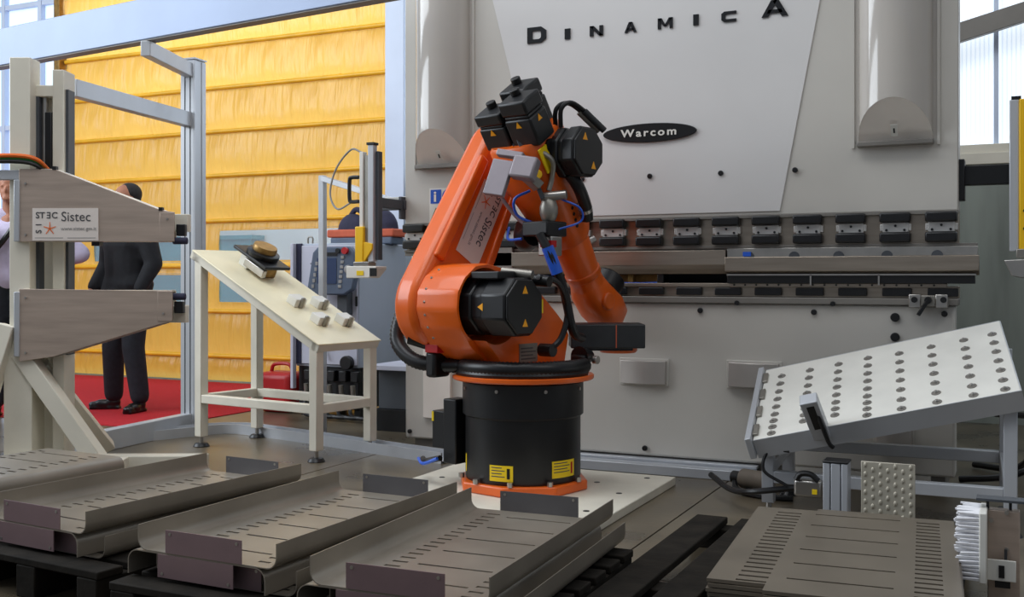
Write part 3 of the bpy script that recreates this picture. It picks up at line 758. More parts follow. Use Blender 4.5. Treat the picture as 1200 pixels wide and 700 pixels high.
# two columns of four tapped holes on the flank
for i in range(4):
    for j in range(2):
        c = FA(.235 + .033 * i, ca + .137 - .004 * i, -.0 + .045 * j)
        Q(MB().cyl(c, c + Vector((.006, 0, 0)), .0095, n=8), 'tapped_hole', 'black', el)
Q(MB().box(-.004, .004, -.03, .03, -.06, .06, frame(FA(-.06, ca + .155, .10), (1, 0, 0), ww)), 'yellow_label', 'yellow', el)
c = FA(-.095, ca + .15, .04); Q(MB().cyl(c, c + Vector((.01, 0, 0)), .034, n=24), 'round_plug', 'black', el)
# rear motors of the wrist axes
for (a, c, L) in ((.06, .05, .225), (-.105, .05, .18), (-.04, -.10, .22)):
    X = frame(FA(-.135, a, c), (1, 0, 0), -ww)                 # z points back along -u
    s_ = .076
    X = Matrix(((1, 0, 0, 0), (0, 1, 0, 0), (0, 0, 1, 0), (0, 0, 0, 1))) if False else X
    mt = Q(MB().box(-s_, s_, -s_ * .9, s_ * .9, 0, L * .62, X).box(-s_ * .94, s_ * .94, -s_ * .85, s_ * .85, L * .6, L * .7, X).box(-s_, s_, -s_ * .92, s_ * .92, L * .69, L, X), 'wrist_motor', 'motor', bevel=.012)
    Q(MB().cyl(X @ Vector((-.02, .02, L)), X @ Vector((-.02, .02, L + .03)), .024, n=14), 'motor_plug', 'black', mt, bevel=.004)
    for T, uu in ((X, .5), (X @ Matrix.Rotation(R(90), 4, 'Z'), .5)):
        Q(MB().prism([(-.016, L * uu - .012), (.016, L * uu - .012), (0, L * uu + .018)], 'y', -s_ - .0015 if T is not X else -s_ * .92 - .0015, -s_ * .9, T), 'warning_triangle', 'warn', mt)
    if a < -.1:
        for k in (.06, .13):
            Q(MB().cyl(X @ Vector((-.07, .10, k)), X @ Vector((.06, .11, k + .01)), .022, n=12), 'motor_connector', 'steel', mt)
            Q(MB().tube([X @ Vector((.06, .11, k + .01)), X @ Vector((.12, .12, k)), X @ Vector((.15, .11, k - .08))], .011), 'motor_lead', 'rubber', mt)
# elbow motor on the right flank
XA3 = frame((.085, EB - .03, EZ - .02), (0, 1, 0), (0, 0, 1))
m3 = motor('elbow_motor', .165, .124, XA3, knob=False, tri=((-.5, 'end'),))
for k in range(2):
    Q(MB().tube([FA(-.13, .10 + .03 * k, -.07), FA(-.21, .12 + .03 * k, -.10), FA(-.21, .16 + .02 * k, -.15), FA(-.12, .20 + .02 * k, -.19)], .011), 'elbow_cable', 'rubber', m3)
    Q(MB().cyl(FA(-.15, .18 + .03 * k, -.175), FA(-.03, .23 + .03 * k, -.20), .016, n=12), 'elbow_connector', 'darkbox' if k else 'steel_dull', m3)
Q(MB().tube([(.16, EB - .04, EZ - .12), (.18, EB + .0, EZ - .18), (.16, EB + .08, EZ - .26), (.14, EB + .12, EZ - .32)], .03, n=12), 'elbow_hose', 'rubber', m3)
Q(MB().cyl((.155, EB + .085, EZ - .27), (.152, EB + .095, EZ - .283), .034, n=16), 'hose_band', 'steel', m3)

# pneumatic valve pack beside the elbow
vp = Q(MB().box(-.06, .06, -.02, .02, -.10, .07, frame((.04, EB - .24, EZ - .12), (.75, -.66, 0), (.4, .5, .75))), 'valve_box', 'steel_dull', bevel=.004)
# (the two grey covers face the camera side)
XV = frame((.02, EB - .28, EZ - .02), (.95, .25, -.18), (.05, .35, 1))
XV.translation = Vector((.09, EB - .32, EZ - .125))
Q(MB().box(-.135, -.035, -.135, .035, .0, .03, XV), 'valve_cover', 'valve', vp, bevel=.004)
Q(MB().box(-.03, .085, -.04, .065, -.01, .05, XV), 'valve_cover', 'valve', vp, bevel=.01)
Q(MB().box(-.13, .0, .055, .085, -.01, .03, XV), 'valve_cover', 'valve', vp, bevel=.004)
Q(MB().bar((.0, EB - .25, EZ + .08), (.11, EB - .18, EZ - .24), .03, .02), 'valve_bracket', 'darkgrey', vp, bevel=.003)
Q(MB().bar((-.2, EB - .05, EZ - .03), (.0, EB - .23, EZ - .0), .04, .04), 'valve_mount', 'darkgrey', vp)
Q(MB().cyl((.09, EB - .2, EZ - .13), (.11, EB - .22, EZ - .13), .022, n=16), 'yellow_knob', 'yellow_paint', vp, bevel=.004)
Q(MB().cyl((.09, EB - .17, EZ - .23), (.20, EB - .12, EZ - .22), .022, n=16), 'air_cylinder', 'steel', vp, bevel=.003)
Q(MB().sph((.12, EB - .15, EZ - .29), .055, 14, (.8, .8, 1.2)), 'air_filter_bowl', 'steel_dull', vp)
Q(MB().box(.0, .15, EB - .2, EB - .05, EZ - .41, EZ - .34), 'tool_changer', 'black', vp, bevel=.008)
Q(MB().box(.08, .16, EB - .18, EB - .10, EZ - .50, EZ - .41), 'manifold', 'steel', vp, bevel=.006)
Q(MB().box(.10, .165, EB - .19, EB - .15, EZ - .46, EZ - .43), 'red_fitting', 'red', vp)
Q(MB().tube([(.05, EB - .2, EZ - .2), (.0, EB - .25, EZ - .24), (-.01, EB - .22, EZ - .31), (.05, EB - .17, EZ - .35)], .0065), 'air_hose', 'blue', vp)
Q(MB().tube([(.17, EB - .12, EZ - .24), (.23, EB - .06, EZ - .28), (.22, EB - .04, EZ - .34), (.14, EB - .12, EZ - .38)], .005), 'air_hose', 'blue', vp)
Q(MB().tube([(-.08, EB - .24, EZ - .1), (-.1, EB - .24, EZ - .2), (-.05, EB - .2, EZ - .3), (.02, EB - .17, EZ - .37)], .009), 'signal_cable', 'film', vp)
Q(MB().tube([(.07, EB - .23, EZ + .0), (.15, EB - .17, EZ - .06), (.13, EB - .14, EZ - .14), (.12, EB - .15, EZ - .2)], .012), 'braided_hose', 'steel_dull', vp)
Q(MB().tube([(-.14, EB + .0, EZ - .36), (-.06, EB - .1, EZ - .42), (.02, EB - .14, EZ - .4)], .055, n=12), 'elbow_conduit', 'rubber', vp)
Q(MB().tube([(-.16, EB - .1, EZ - .36), (-.08, EB - .2, EZ - .42), (.0, EB - .2, EZ - .42)], .007), 'air_hose', 'blue', vp)
# service hose down the forearm to the gripper
Q(MB().tube([(.12, EB - .22, EZ - .40), (.17, EB - .20, EZ - .50), (.20, EB - .14, EZ - .66), (.22, EB - .10, EZ - .84), (.20, EB + .0, EZ - .88)], .021, n=10), 'service_hose', 'rubber', vp)
Q(MB().cyl((.155, EB - .205, EZ - .46), (.185, EB - .17, EZ - .58), .028, n=12), 'hose_sleeve', 'blue', vp)

# vacuum gripper box on the wrist
XG = frame((.14, .47, .72), (.766, .643, 0), (-.643, .766, 0))
gb = Q(MB().box(-.178, .178, -.10, .12, -.058, .058, XG), 'gripper_box', 'darkbox', bevel=.006)
Q(MB().box(.036, .041, -.1015, -.1, -.055, .055, XG), 'gripper_seam', 'rust', gb)
Q(MB().lathe([(0, .0), (.085, .0), (.095, .012), (.09, .04), (0, .04)], (.06, .03, -.085), 30, XG), 'wrist_flange', 'orange', gb, smooth=40)
Q(MB().box(-.1, .12, -.08, .08, -.07, -.058, XG), 'gripper_base', 'black', gb)
# dress-pack hose around the foot of the column and up to the link arm
pts = [(.26 * math.cos(R(t)), .26 * math.sin(R(t)), .598) for t in range(25, -150, -12)]
pts = [(.285 * math.cos(R(t)), .285 * math.sin(R(t)), .600 - .0 * t) for t in range(28, -136, -12)]
pts += [(-.30, -.27, .60), (-.42, -.30, .62), (-.52, -.30, .70), (-.535, -.26, .82), (-.50, -.2, .92)]
dh = Q(MB().tube(pts, .036, n=12, rib=.009), 'dress_pack_hose', 'rubber', smooth=80)
Q(MB().tube([(.30 * math.cos(R(t)), .30 * math.sin(R(t)), .572) for t in range(20, -140, -12)], .016, n=8), 'cable_bundle', 'rubber', dh)
Q(MB().box(-.31, -.25, -.33, -.22, .545, .665), 'hose_clamp', 'black', dh, bevel=.015)
Q(MB().cyl((-.30, -.30, .70), (-.38, -.36, .73), .035, n=14), 'stop_buffer', 'rubber', dh)
Q(MB().box(-.30, -.22, -.34, -.28, .66, .70), 'buffer_bracket', 'red', dh, bevel=.004)

# ================================================================== SHEET METAL TRAYS
TW, TL, TH, TR = .505, .985, .07, .032
def tray_mesh():
    sec = [(-TW / 2, TH), (-TW / 2, TR)]
    sec += [(-TW / 2 + TR - TR * math.cos(R(a)), TR - TR * math.sin(R(a))) for a in (18, 36, 54, 72)]
    xin = [-TW / 2 + TR, -.165, -.118, -.085, .14, .155, .195, TW / 2 - TR]
    sec += [(x, 0) for x in xin]
    sec += [(TW / 2 - TR + TR * math.sin(R(a)), TR - TR * math.cos(R(a))) for a in (18, 36, 54, 72)]
    sec += [(TW / 2, TR), (TW / 2, TH)]
    shorts = [.04 + i * .046 for i in range(20)]
    longs = [.115 + i * .155 for i in range(6)]
    ys = sorted(set([0, TL] + [y for s in shorts for y in (s, s + .014)] + [y for l in longs for y in (l, l + .011)]))
    n = len(sec); vs = [(x, y, z) for y in ys for x, z in sec]; fs = []
    for j in range(len(ys) - 1):
        ym = (ys[j] + ys[j + 1]) / 2
        sh = any(s < ym < s + .014 for s in shorts); lo = any(l < ym < l + .011 for l in longs)
        for i in range(n - 1):
            xm = (sec[i][0] + sec[i + 1][0]) / 2
            if sh and (-.165 < xm < -.118 or .155 < xm < .195): continue
            if lo and -.085 < xm < .14: continue
            fs.append((j * n + i, j * n + i + 1, (j + 1) * n + i + 1, (j + 1) * n + i))
    return MB().add(vs, fs)
tray_proto = None
def make_tray(label, loc, rz, group, inverted=False):
    global tray_proto
    if tray_proto is None:
        t = thing('sheet_metal_tray', label, 'tray', loc, rz, group)
        pan = tray_mesh().build('pan', 'tray', t, smooth=40)
        so = pan.modifiers.new('thickness', 'SOLIDIFY'); so.thickness = .003; so.offset = 1
        es = pan.modifiers.new('crisp', 'EDGE_SPLIT'); es.split_angle = R(30)
        for y, m_, s in ((-.0015, 'film', 1), (TL + .0015, 'tray_dark', -1)):
            f = MB().box(-.145, .135, y - .0015, y + .0015, .0, .066).build('end_flap', m_, t)
            for x in (-.128, .118):
                MB().cyl((x, y - .0025, .055), (x, y + .0025, .055), .005, n=8).build('flap_hole', 'steel', f)
        tray_proto = t
    else:
        t = copy_tree(tray_proto); t['label'] = label; t['group'] = group
    t.location = loc
    t.rotation_euler = (0, R(180) if inverted else 0, R(rz))
    return t
PT = .125                                                   # pallet top
spots = [((-1.65, 2.272), 2.5, 'nearest the robot'), ((-2.317, 2.35), -1.4, 'in the middle of the row'), ((-3.097, 2.453), -4.9, 'left of the middle one')]
for (x0, y0), rz, where in spots:
    c, s = math.cos(R(rz)), math.sin(R(rz))
    cx, cy = x0 + TW / 2 * c, y0 + TW / 2 * s
    make_tray('open slotted steel tray on top of the tray stack ' + where, (cx, cy, .21), rz, 'sheet metal trays in stacks')
    make_tray('upturned steel tray second in the tray stack ' + where, (cx - .04 * c, cy - .04 * s, .2035), rz, 'sheet metal trays in stacks', True)
    make_tray('open steel tray lowest in the tray stack ' + where, (cx + .035 * c - .04 * s, cy + .035 * s + .04 * c, PT + .004), rz + .4, 'sheet metal trays in stacks')
# fourth stack, at the left edge: two upturned trays, one flat back showing
make_tray('upturned slotted steel tray with flat back showing beside the white column foot', (-3.63, 2.31, .262), -4.0, 'sheet metal trays in stacks', True)
make_tray('open steel tray under the upturned one beside the white column foot', (-3.60, 2.31, PT + .004), -4.0, 'sheet metal trays in stacks')

def pallet(label, x0, x1, y0, y1, rz, top, along='x', n=8, bw=.095, th=.024):
    cx, cy = (x0 + x1) / 2, (y0 + y1) / 2
    t = thing('pallet', label, 'pallet', (cx, cy, 0), rz, 'black wooden pallets')
    hx, hy = (x1 - x0) / 2, (y1 - y0) / 2
    proto = None
    for i in range(n):
        if along == 'x':
            c = -hy + bw / 2 + (2 * hy - bw) * i / (n - 1)
            if proto is None: proto = MB().box(-hx, hx, -bw / 2, bw / 2, top - th, top).build('plank', 'pallet', t, bevel=.004); proto.location = (0, c, 0)
            else: put(proto, t, (0, c, 0))
        else:
            c = -hx + bw / 2 + (2 * hx - bw) * i / (n - 1)
            if proto is None: proto = MB().box(-bw / 2, bw / 2, -hy, hy, top - th, top).build('plank', 'pallet', t, bevel=.004); proto.location = (c, 0, 0)
            else: put(proto, t, (c, 0, 0))
    for k in (-1, 0, 1):
        if along == 'x': MB().box(k * (hx - .05) - .045, k * (hx - .05) + .045, -hy, hy, 0, top - th).build('bearer', 'pallet', t, bevel=.004)
        else: MB().box(-hx, hx, k * (hy - .06) - .045, k * (hy - .06) + .045, 0, top - th).build('bearer', 'pallet', t, bevel=.004)
    return t
pallet('black wooden pallet under the tray stack nearest the robot', -1.75, -1.105, 2.12, 3.27, 1.0, PT, 'x', 9)
pallet('black wooden pallet under the middle tray stack', -2.36, -1.77, 2.28, 3.38, -.5, PT, 'x', 9)
pallet('black wooden pallet under the far left tray stack', -3.09, -2.42, 2.36, 3.46, -4.5, PT, 'x', 9)
pallet('black wooden pallet under the upturned trays beside the white column foot', -3.93, -3.27, 2.1, 3.2, -4, PT, 'x', 9)
pallet('black wooden pallet of long planks under the flat sheet stack', -1.10, -.14, 2.2, 3.98, 0, .1, 'y', 6, .118, .026)

# flat slotted sheets
def sheet_mesh():
    x0, x1, L, th = -.345, .29, 1.05, .0115
    xs = [x0, -.27, -.19, -.145, .125, .175, .245, x1]
    shorts = [.07 + i * .046 for i in range(20)]; longs = [.13 + i * .165 for i in range(6)]
    ys = sorted(set([0, .06, L - .03, L] + [y for s in shorts for y in (s, s + .014)] + [y for l in longs for y in (l, l + .011)]))
    n = len(xs); vs = [(x, y, 0) for y in ys for x in xs]; fs = []
    for j in range(len(ys) - 1):
        ym = (ys[j] + ys[j + 1]) / 2
        sh = any(s < ym < s + .014 for s in shorts); lo = any(l < ym < l + .011 for l in longs)
        for i in range(n - 1):
            xm = (xs[i] + xs[i + 1]) / 2
            if sh and (-.27 < xm < -.19 or .175 < xm < .245): continue
            if lo and -.145 < xm < .125: continue
            if ym > L - .03 and (xm < -.145 or xm > .125): continue
            if ym < .06 and xm < -.19: continue
            fs.append((j * n + i, j * n + i + 1, (j + 1) * n + i + 1, (j + 1) * n + i))
    return MB().add(vs, fs)
sh0 = None
for k in range(8):
    lab = 'slotted flat steel sheet, ' + ['lowest', 'second from the bottom', 'third from the bottom', 'fourth from the bottom', 'fourth from the top', 'third from the top', 'second from the top', 'topmost'][k] + ' of the flat stack by the brush'
    if sh0 is None:
        sh0 = sheet_mesh().build('steel_sheet', 'sheet'); so = sh0.modifiers.new('thickness', 'SOLIDIFY'); so.thickness = .0095; so.offset = 1
        es = sh0.modifiers.new('crisp', 'EDGE_SPLIT'); es.split_angle = R(30)
        o = sh0
    else: o = put(sh0)
    tag(o, lab, 'sheet', 'flat steel sheets in a stack')
    o.location = (-.40 + .003 * math.sin(k * 2.3), 2.765 + .004 * math.cos(k * 1.7), .1 + .0125 * k); o.rotation_euler = (0, 0, R(4.0 + .25 * math.sin(k * 1.9)))

# ================================================================== BALL TABLE (right)
bt = thing('ball_transfer_table', 'white tilted ball transfer table on a grey tube frame at the right', 'table', (-.5, 4.77, 0))
def B(mb, name, m, par=None, **k):
    o = mb.build(name, m, bt, world=True, **k)
    if par is not None: o.parent = par
    return o
c00 = Vector((-.99, 4.44, .325)); c10 = Vector((0.015, 4.475, .575)); c01 = Vector((-1.02, 5.08, .575))
ex = (c10 - c00); ey = (c01 - c00); LX, LY = ex.length, ey.length
XT = frame(c00, ex, ey); XN = XT.to_3x3().col[2]
top = B(MB().box(0, LX, 0, LY, -.006, 0, XT), 'table_top', 'white', bevel=.002)
B(MB().box(0, LX, -.004, .0, -.085, 0, XT).box(0, LX, LY, LY + .004, -.085, 0, XT), 'skirt', 'alu')['kind'] = 'stuff'
B(MB().box(LX, LX + .004, -.004, LY, -.085, 0, XT), 'side_skirt', 'alu')
B(MB().box(-.03, -.004, -.02, LY, -.075, .02, XT), 'stop_rail', 'alu', bevel=.003)
for i in range(4): B(MB().box(-.004, .02, .03 + i * .17, .12 + i * .17, .0, .012, XT), 'stop_pad', 'steel_dull', bevel=.003)
cup0 = None
def cup(x, y):
    global cup0
    if cup0 is None:
        cup0 = MB().lathe([(.0, .002), (.006, .003), (.0185, .003), (.0185, .0), (0, .0)], n=16).build('ball_cup', 'ledge', bt)
        ball = MB().sph((0, 0, .004), .0095, 10).build('ball', 'steel', bt); ball.parent = cup0
        c = cup0
    else:
        c = put(cup0, bt)
        put(cup0.children[0], c)
    c.matrix_local = Matrix.Translation((.5, -4.77, 0)) @ XT @ Matrix.Translation((x, y, 0))
cols = [.075, .205, .335, .465, .60, .735, .87, .985]
for i, x in enumerate(cols[:8]):
    if x > LX - .03: x = LX - .045
    rows = [.03, .085, .14, .20, .27, .345, .42, .50, .58] if i < 4 else [.03, .11, .20, .29, .38, .47, .56]
    for y in rows:
        if y < LY - .02 and not (i in (1, 2) and .02 < y < .06): cup(x + .01 * (y / LY), y)
# gauge block with sensor at the front edge
gbk = B(MB().box(.24, .31, -.03, .03, -.04, .16, XT @ Matrix.Rotation(R(14), 4, 'X')), 'gauge_block', 'alu', bevel=.004)
B(MB().tube([XT @ Vector((.29, -.032, .13)), XT @ Vector((.295, -.045, .05)), XT @ Vector((.30, -.04, -.05)), XT @ Vector((.31, -.035, -.08))], .009, n=8), 'gauge_cable', 'rubber', gbk)
B(MB().box(.262, .292, -.0325, -.028, .02, .14, XT @ Matrix.Rotation(R(14), 4, 'X')), 'gauge_slot', 'black', gbk)
def ztop(x, y): return c00.z + (x - c00.x) / (c10.x - c00.x) * (c10.z - c00.z) + (y - c00.y) / (c01.y - c00.y) * (c01.z - c00.z)
LG = [(-.95, 4.56), (-.02, 4.56), (-.95, 5.0), (-.04, 5.02)]
for x, y in LG:
    lg = B(MB().box(x - .025, x + .025, y - .025, y + .025, .05, ztop(x, y) - .09), 'leg', 'alu', bevel=.003)
    B(MB().cyl((x, y, .015), (x, y, .05), .012, n=10), 'levelling_screw', 'steel', lg)
    B(MB().cyl((x, y, 0), (x, y, .02), .045, .03, n=20), 'levelling_foot', 'rubber', lg)
for p, q in (((-.925, 4.56, .16), (-.045, 4.56, .16)), ((-.925, 5.0, .235), (-.065, 5.02, .235)), ((-.95, 4.585, .2), (-.95, 4.975, .235)), ((-.02, 4.585, .16), (-.04, 4.995, .235))):
    B(MB().bar(p, q, .05, .05), 'stretcher', 'alu', bevel=.003)
for p, q in (((-.95, 4.585, .26), (-.95, 4.85, .34)),):
    B(MB().bar(p, q, .012, .09), 'gusset', 'steel_dull', bevel=.003)
# connector box and cables under the table
cb_ = B(MB().box(-.83, -.72, 4.47, 4.53, .10, .17), 'connector_hood', 'steel', bevel=.01)
B(MB().tube([(-.82, 4.47, .17), (-.8, 4.47, .195), (-.76, 4.47, .195), (-.73, 4.47, .17)], .012), 'connector_clip', 'black', cb_)
B(MB().box(-.755, -.735, 4.467, 4.47, .115, .135), 'connector_label', 'yellow', cb_)
B(MB().tube([(-.83, 4.5, .13), (-1.0, 4.5, .1), (-1.12, 4.6, .08), (-1.25, 4.75, .11)], .013, n=8), 'sensor_cable', 'rubber', cb_)
B(MB().tube([XT @ Vector((.13, .0, -.08)), (-.93, 4.47, .28), (-.95, 4.46, .2), (-.86, 4.48, .14)], .007, n=8), 'sensor_cable', 'rubber', cb_)
B(MB().box(-.72, -.66, 4.49, 4.53, .1, .15), 'connector_mount', 'steel_dull', cb_)

# aluminium post, tread plate, brush
al = thing('aluminium_post', 'short slotted aluminium profile post behind the flat sheets', 'post', (-.617, 4.2, 0))
b = [(-.045, -.045), (.045, -.045), (.045, .045), (-.045, .045)]
MB().box(-.045, -.02, -.045, .045, 0, .30).build('profile_flange', 'alu', al, bevel=.003)
MB().box(-.016, .018, -.045, .045, 0, .30).build('profile_web', 'alu', al, bevel=.003)
MB().box(.022, .045, -.045, .045, 0, .30).build('profile_flange', 'alu', al, bevel=.003)
MB().box(-.04, .04, -.035, .04, 0, .298).build('profile_core', 'darkgrey', al)
MB().box(-.047, .047, -.047, .047, .30, .308).build('end_cap', 'black', al, bevel=.003)
MB().box(-.07, .06, -.06, .06, 0, .012).build('foot_plate', 'steel_dull', al)
tp = thing('tread_plate', 'small upright steel tread plate with raised studs behind the flat sheets', 'plate', (-.43, 4.17, 0))
MB().box(-.095, .095, -.004, .004, .0, .315).build('plate', 'tread', tp, bevel=.002)
MB().box(-.095, .095, .0, .1, .0, .01).build('plate_foot', 'steel_dull', tp)
st0 = None
for i in range(7):
    for j in range(9):
        x = -.08 + i * .0265; z = .03 + j * .034 + (.017 if i % 2 else 0)
        if z > .305: continue
        if st0 is None:
            st0 = MB().sph((0, 0, 0), .008, 8, (.8, .5, 1.3)).build('stud', 'tread', tp); st0.location = (x, -.004, z)
        else: put(st0, tp, (x, -.004, z))
br = thing('brush_unit', 'white bristle brush on a steel angle bracket beside the flat sheets', 'brush', (-.075, 3.4, 0))
MB().box(-.0, .085, -.02, .02, .0, .33).build('bracket', 'brushed', br, bevel=.003)
MB().box(-.05, .12, -.06, .06, 0, .012).build('bracket_foot', 'steel_dull', br)
MB().box(-.02, .0, -.11, .05, .135, .335).build('brush_back', 'white', br, bevel=.003)
b = MB()
for j in range(16):
    for i in range(10):
        y = -.10 + i * .0155; z = .145 + j * .0122
        L_ = .055 + .008 * math.sin(j * 1.9 + i) + .006 * random.random()
        b.cyl((-.02, y, z), (-.02 - L_, y + .003 * random.uniform(-1, 1), z + .004 * random.uniform(-1, 1)), .0065, .0035, n=5)
b.build('bristles', 'bristle', br)['kind'] = 'stuff'
MB().box(.0, .075, -.075, -.068, .14, .20).build('bracket_plate', 'white', br, bevel=.002)
MB().box(.03, .045, -.079, -.074, .15, .185).build('plate_slot', 'black', br)
MB().box(.02, .06, -.07, -.02, .12, .145).build('lower_clamp', 'black', br)
for x, z in ((.01, .30), (.05, .325), (.05, .22)): MB().cyl((x, -.026, z), (x, -.018, z), .006, n=10).build('screw', 'steel', br)
MB().bar((.048, -.03, .22), (.048, -.06, .16), .008, .008).build('clamp_rod', 'black', br)
MB().box(-.03, .1, -.03, .03, .355, .362).build('top_cap', 'darkgrey', br)
MB().bar((.0, .0, .33), (.0, .0, .357), .008, .008).build('cap_rod', 'black', br)
MB().bar((.06, .0, .33), (.06, .0, .357), .008, .008).build('cap_rod', 'black', br)

# cables on the floor behind the table
for k, pts in enumerate(([(-.2, 6.1, .02), (.0, 5.9, .05), (.1, 5.7, .2), (.15, 5.9, .3), (-.1, 6.2, .28)], [(-.25, 5.65, .016), (-.05, 5.6, .05), (.1, 5.6, .1), (.25, 5.66, .016)], [(-.3, 6.2, .25), (-.1, 6.15, .33), (.2, 6.1, .36), (.5, 6.2, .3)])):
    o = MB().tube(pts, .016, n=8).build('power_cable', 'rubber')
    tag(o, ['thick black cable looping up behind the ball table', 'black cable curving low behind the ball table', 'black cable strung highest behind the ball table'][k], 'cable', 'cables behind the ball table')
o = MB().cyl((-1.16, 4.98, .062), (-1.02, 4.92, .062), .046, n=18).build('cable_plug', 'plug', bevel=.006)
MB().cyl((-1.21, 5.0, .062), (-1.155, 4.978, .062), .03, n=14).build('plug_nut', 'black', o, bevel=.005)
MB().tube([(-1.2, 4.99, .05), (-1.16, 4.9, .02), (-1.03, 4.84, .012), (-.9, 4.84, .015)], .014).build('plug_lead', 'rubber', o)
MB().box(-1.13, -1.05, 4.92, 4.98, 0, .03).build('plug_rest', 'black', o)
tag(o, 'grey-brown heavy cable plug lying between the robot plate and ball table', 'plug')

# ================================================================== INCLINED FIXTURE TABLE (left)
ft = thing('inclined_table', 'cream steel table with steeply sloping top and square tube legs', 'table', (-3.875, 5.08, 0), -9)
hx, hy = .50, .245
def Fq(mb, name, m, par=None, **k):
    o = mb.build(name, m, ft, **k)
    if par is not None: o.parent = par
    return o
for sx, sy in ((-1, -1), (1, -1), (1, 1), (-1, 1)):
    zt = 1.13 if sx < 0 else .62
    x, y = sx * (hx - .028), sy * (hy - .028)
    lg = Fq(MB().box(x - .028, x + .028, y - .028, y + .028, .06, zt), 'leg', 'cream', bevel=.004)
    Fq(MB().cyl((x, y, .02), (x, y, .06), .012, n=10), 'levelling_screw', 'steel', lg)
    Fq(MB().cyl((x, y, 0), (x, y, .022), .05, .036, n=22), 'levelling_foot', 'rubber', lg, bevel=.004)
for y in (-hy + .028, hy - .028):
    Fq(MB().bar((-hx + .05, y, .285), (hx - .05, y, .285), .05, .05), 'stretcher', 'cream', bevel=.004)
for x in (-hx + .028, hx - .028):
    Fq(MB().bar((x, -hy + .05, .285), (x, hy - .05, .285), .05, .05), 'stretcher', 'cream', bevel=.004)
zl, zr = 1.165, .655
XL = frame((-hx, -hy, zl), (2 * hx, 0, zr - zl), (0, 1, 0)); SL = math.hypot(2 * hx, zl - zr)
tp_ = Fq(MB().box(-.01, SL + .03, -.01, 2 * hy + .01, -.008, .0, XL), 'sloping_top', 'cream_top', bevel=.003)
for y in (0, 2 * hy - .05): Fq(MB().box(0, SL + .01, y, y + .05, -.058, -.008, XL), 'top_rail', 'cream', bevel=.003)
Fq(MB().box(-.02, .035, 0, 2 * hy, -.058, -.008, XL), 'top_rail', 'cream', bevel=.003)
Fq(MB().box(SL - .025, SL + .03, 0, 2 * hy, -.05, -.008, XL), 'top_rail', 'cream', bevel=.003)
for x, y in ((.66, .17), (.69, .33), (.88, .16), (.90, .34)):
    k = Fq(MB().box(x, x + .075, y, y + .085, 0, .05, XL), 'locating_block', 'white', bevel=.004)
    Fq(MB().box(x + .075, x + .09, y + .03, y + .055, .0, .065, XL), 'locating_pin', 'steel_dull', k, bevel=.003)
# gripper head lying on the table top
gh = thing('gripper_head', 'black flanged gripper head with tan ring lying on the sloping cream table', 'tool head', (0, 0, 0))
gh.matrix_world = Matrix.Translation(ft.location) @ Matrix.Rotation(R(-9), 4, 'Z') @ XL @ Matrix.Translation((.27, .27, .0))
XH = None
MB().box(-.10, -.02, -.07, .03, 0, .08).build('spacer_block', 'white', gh, bevel=.004)
MB().box(-.0, .10, -.06, .06, 0, .075).build('spacer_block', 'brass', gh, bevel=.01)
MB().box(-.155, .155, -.10, .10, .08, .10).build('mounting_plate', 'black', gh, bevel=.006)
MB().lathe([(0, .10), (.095, .10), (.098, .11), (.098, .128), (.085, .135), (0, .135)], n=32).build('flange', 'black', gh, smooth=40)
MB().lathe([(.03, .135), (.072, .135), (.074, .15), (.07, .168), (.03, .168)], n=32).build('ring', 'brass', gh, smooth=40)
MB().cyl((0, 0, .13), (0, 0, .155), .03, n=20).build('bore', 'black', gh)
MB().box(-.04, .14, -.09, -.06, .02, .07).build('gripper_finger', 'steel', gh, bevel=.005)

# ================================================================== GRIPPER STATION (left column with two wedge arms)
gs = thing('clamping_station', 'cream column with two brown steel wedge arms and splayed feet at the left', 'machine', (-4.585, 3.92, 0), 25.3)
def G(mb, name, m, par=None, **k):
    o = mb.build(name, m, gs, **k)
    if par is not None: o.parent = par
    return o
# local x runs along the arms, y away from the camera; the column's left face is at x = -.19
G(MB().box(-.10, .005, -.05, .07, .0, 2.13), 'column', 'cream', bevel=.004)
G(MB().box(.09, .15, .02, .16, .0, 2.08), 'column', 'cream', bevel=.004)
G(MB().box(.0, .08, .10, .14, .0, 1.98), 'column_web', 'cream')
G(MB().box(-.05, .10, .02, .10, 1.94, 2.0), 'column_cap', 'cream', bevel=.004)
G(MB().box(.151, .165, .04, .12, .6, 1.98), 'column_edge_strip', 'darkgrey')
G(MB().cyl((.035, .06, 1.2), (.035, .06, 1.96), .018, n=16), 'guide_rod', 'steel', bevel=.002)
G(MB().box(.05, .085, .02, .06, 1.3, 1.86), 'cable_chain', 'black', bevel=.004)
G(MB().box(.005, .022, .02, .08, .7, 1.94), 'guide_rail', 'darkgrey')
# upper arm: flat underside, sloping top
ua = G(MB().prism([(-.035, 1.185), (-.035, 1.555), (.145, 1.555), (.69, 1.345), (.755, 1.335), (.755, 1.185)], 'y', -.085, -.077), 'wedge_arm', 'brushed', bevel=.002)
def arm_parts(par, polyback, zs):
    o = G(MB().prism(polyback, 'y', .03, .038), 'rear_cheek', 'cream', par)
G(MB().prism([(-.03, 1.19), (-.03, 1.545), (.145, 1.545), (.69, 1.337), (.72, 1.33), (.72, 1.19)], 'y', .05, .06), 'rear_cheek', 'cream', ua)
G(MB().box(-.03, .72, -.077, .05, 1.187, 1.195), 'arm_flange', 'cream', ua)
G(MB().bar((.13, -.012, 1.554), (.70, -.012, 1.336), .13, .008), 'arm_flange', 'white', ua)
G(MB().box(.68, .756, -.088, -.084, 1.187, 1.334), 'tip_plate', 'brushed', ua, bevel=.002)
G(MB().box(-.06, -.03, -.09, .03, 1.185, 1.50), 'arm_mount', 'alu', ua, bevel=.004)
G(MB().box(.755, .80, -.06, -.02, 1.215, 1.275), 'tip_pad', 'black', ua, bevel=.004)
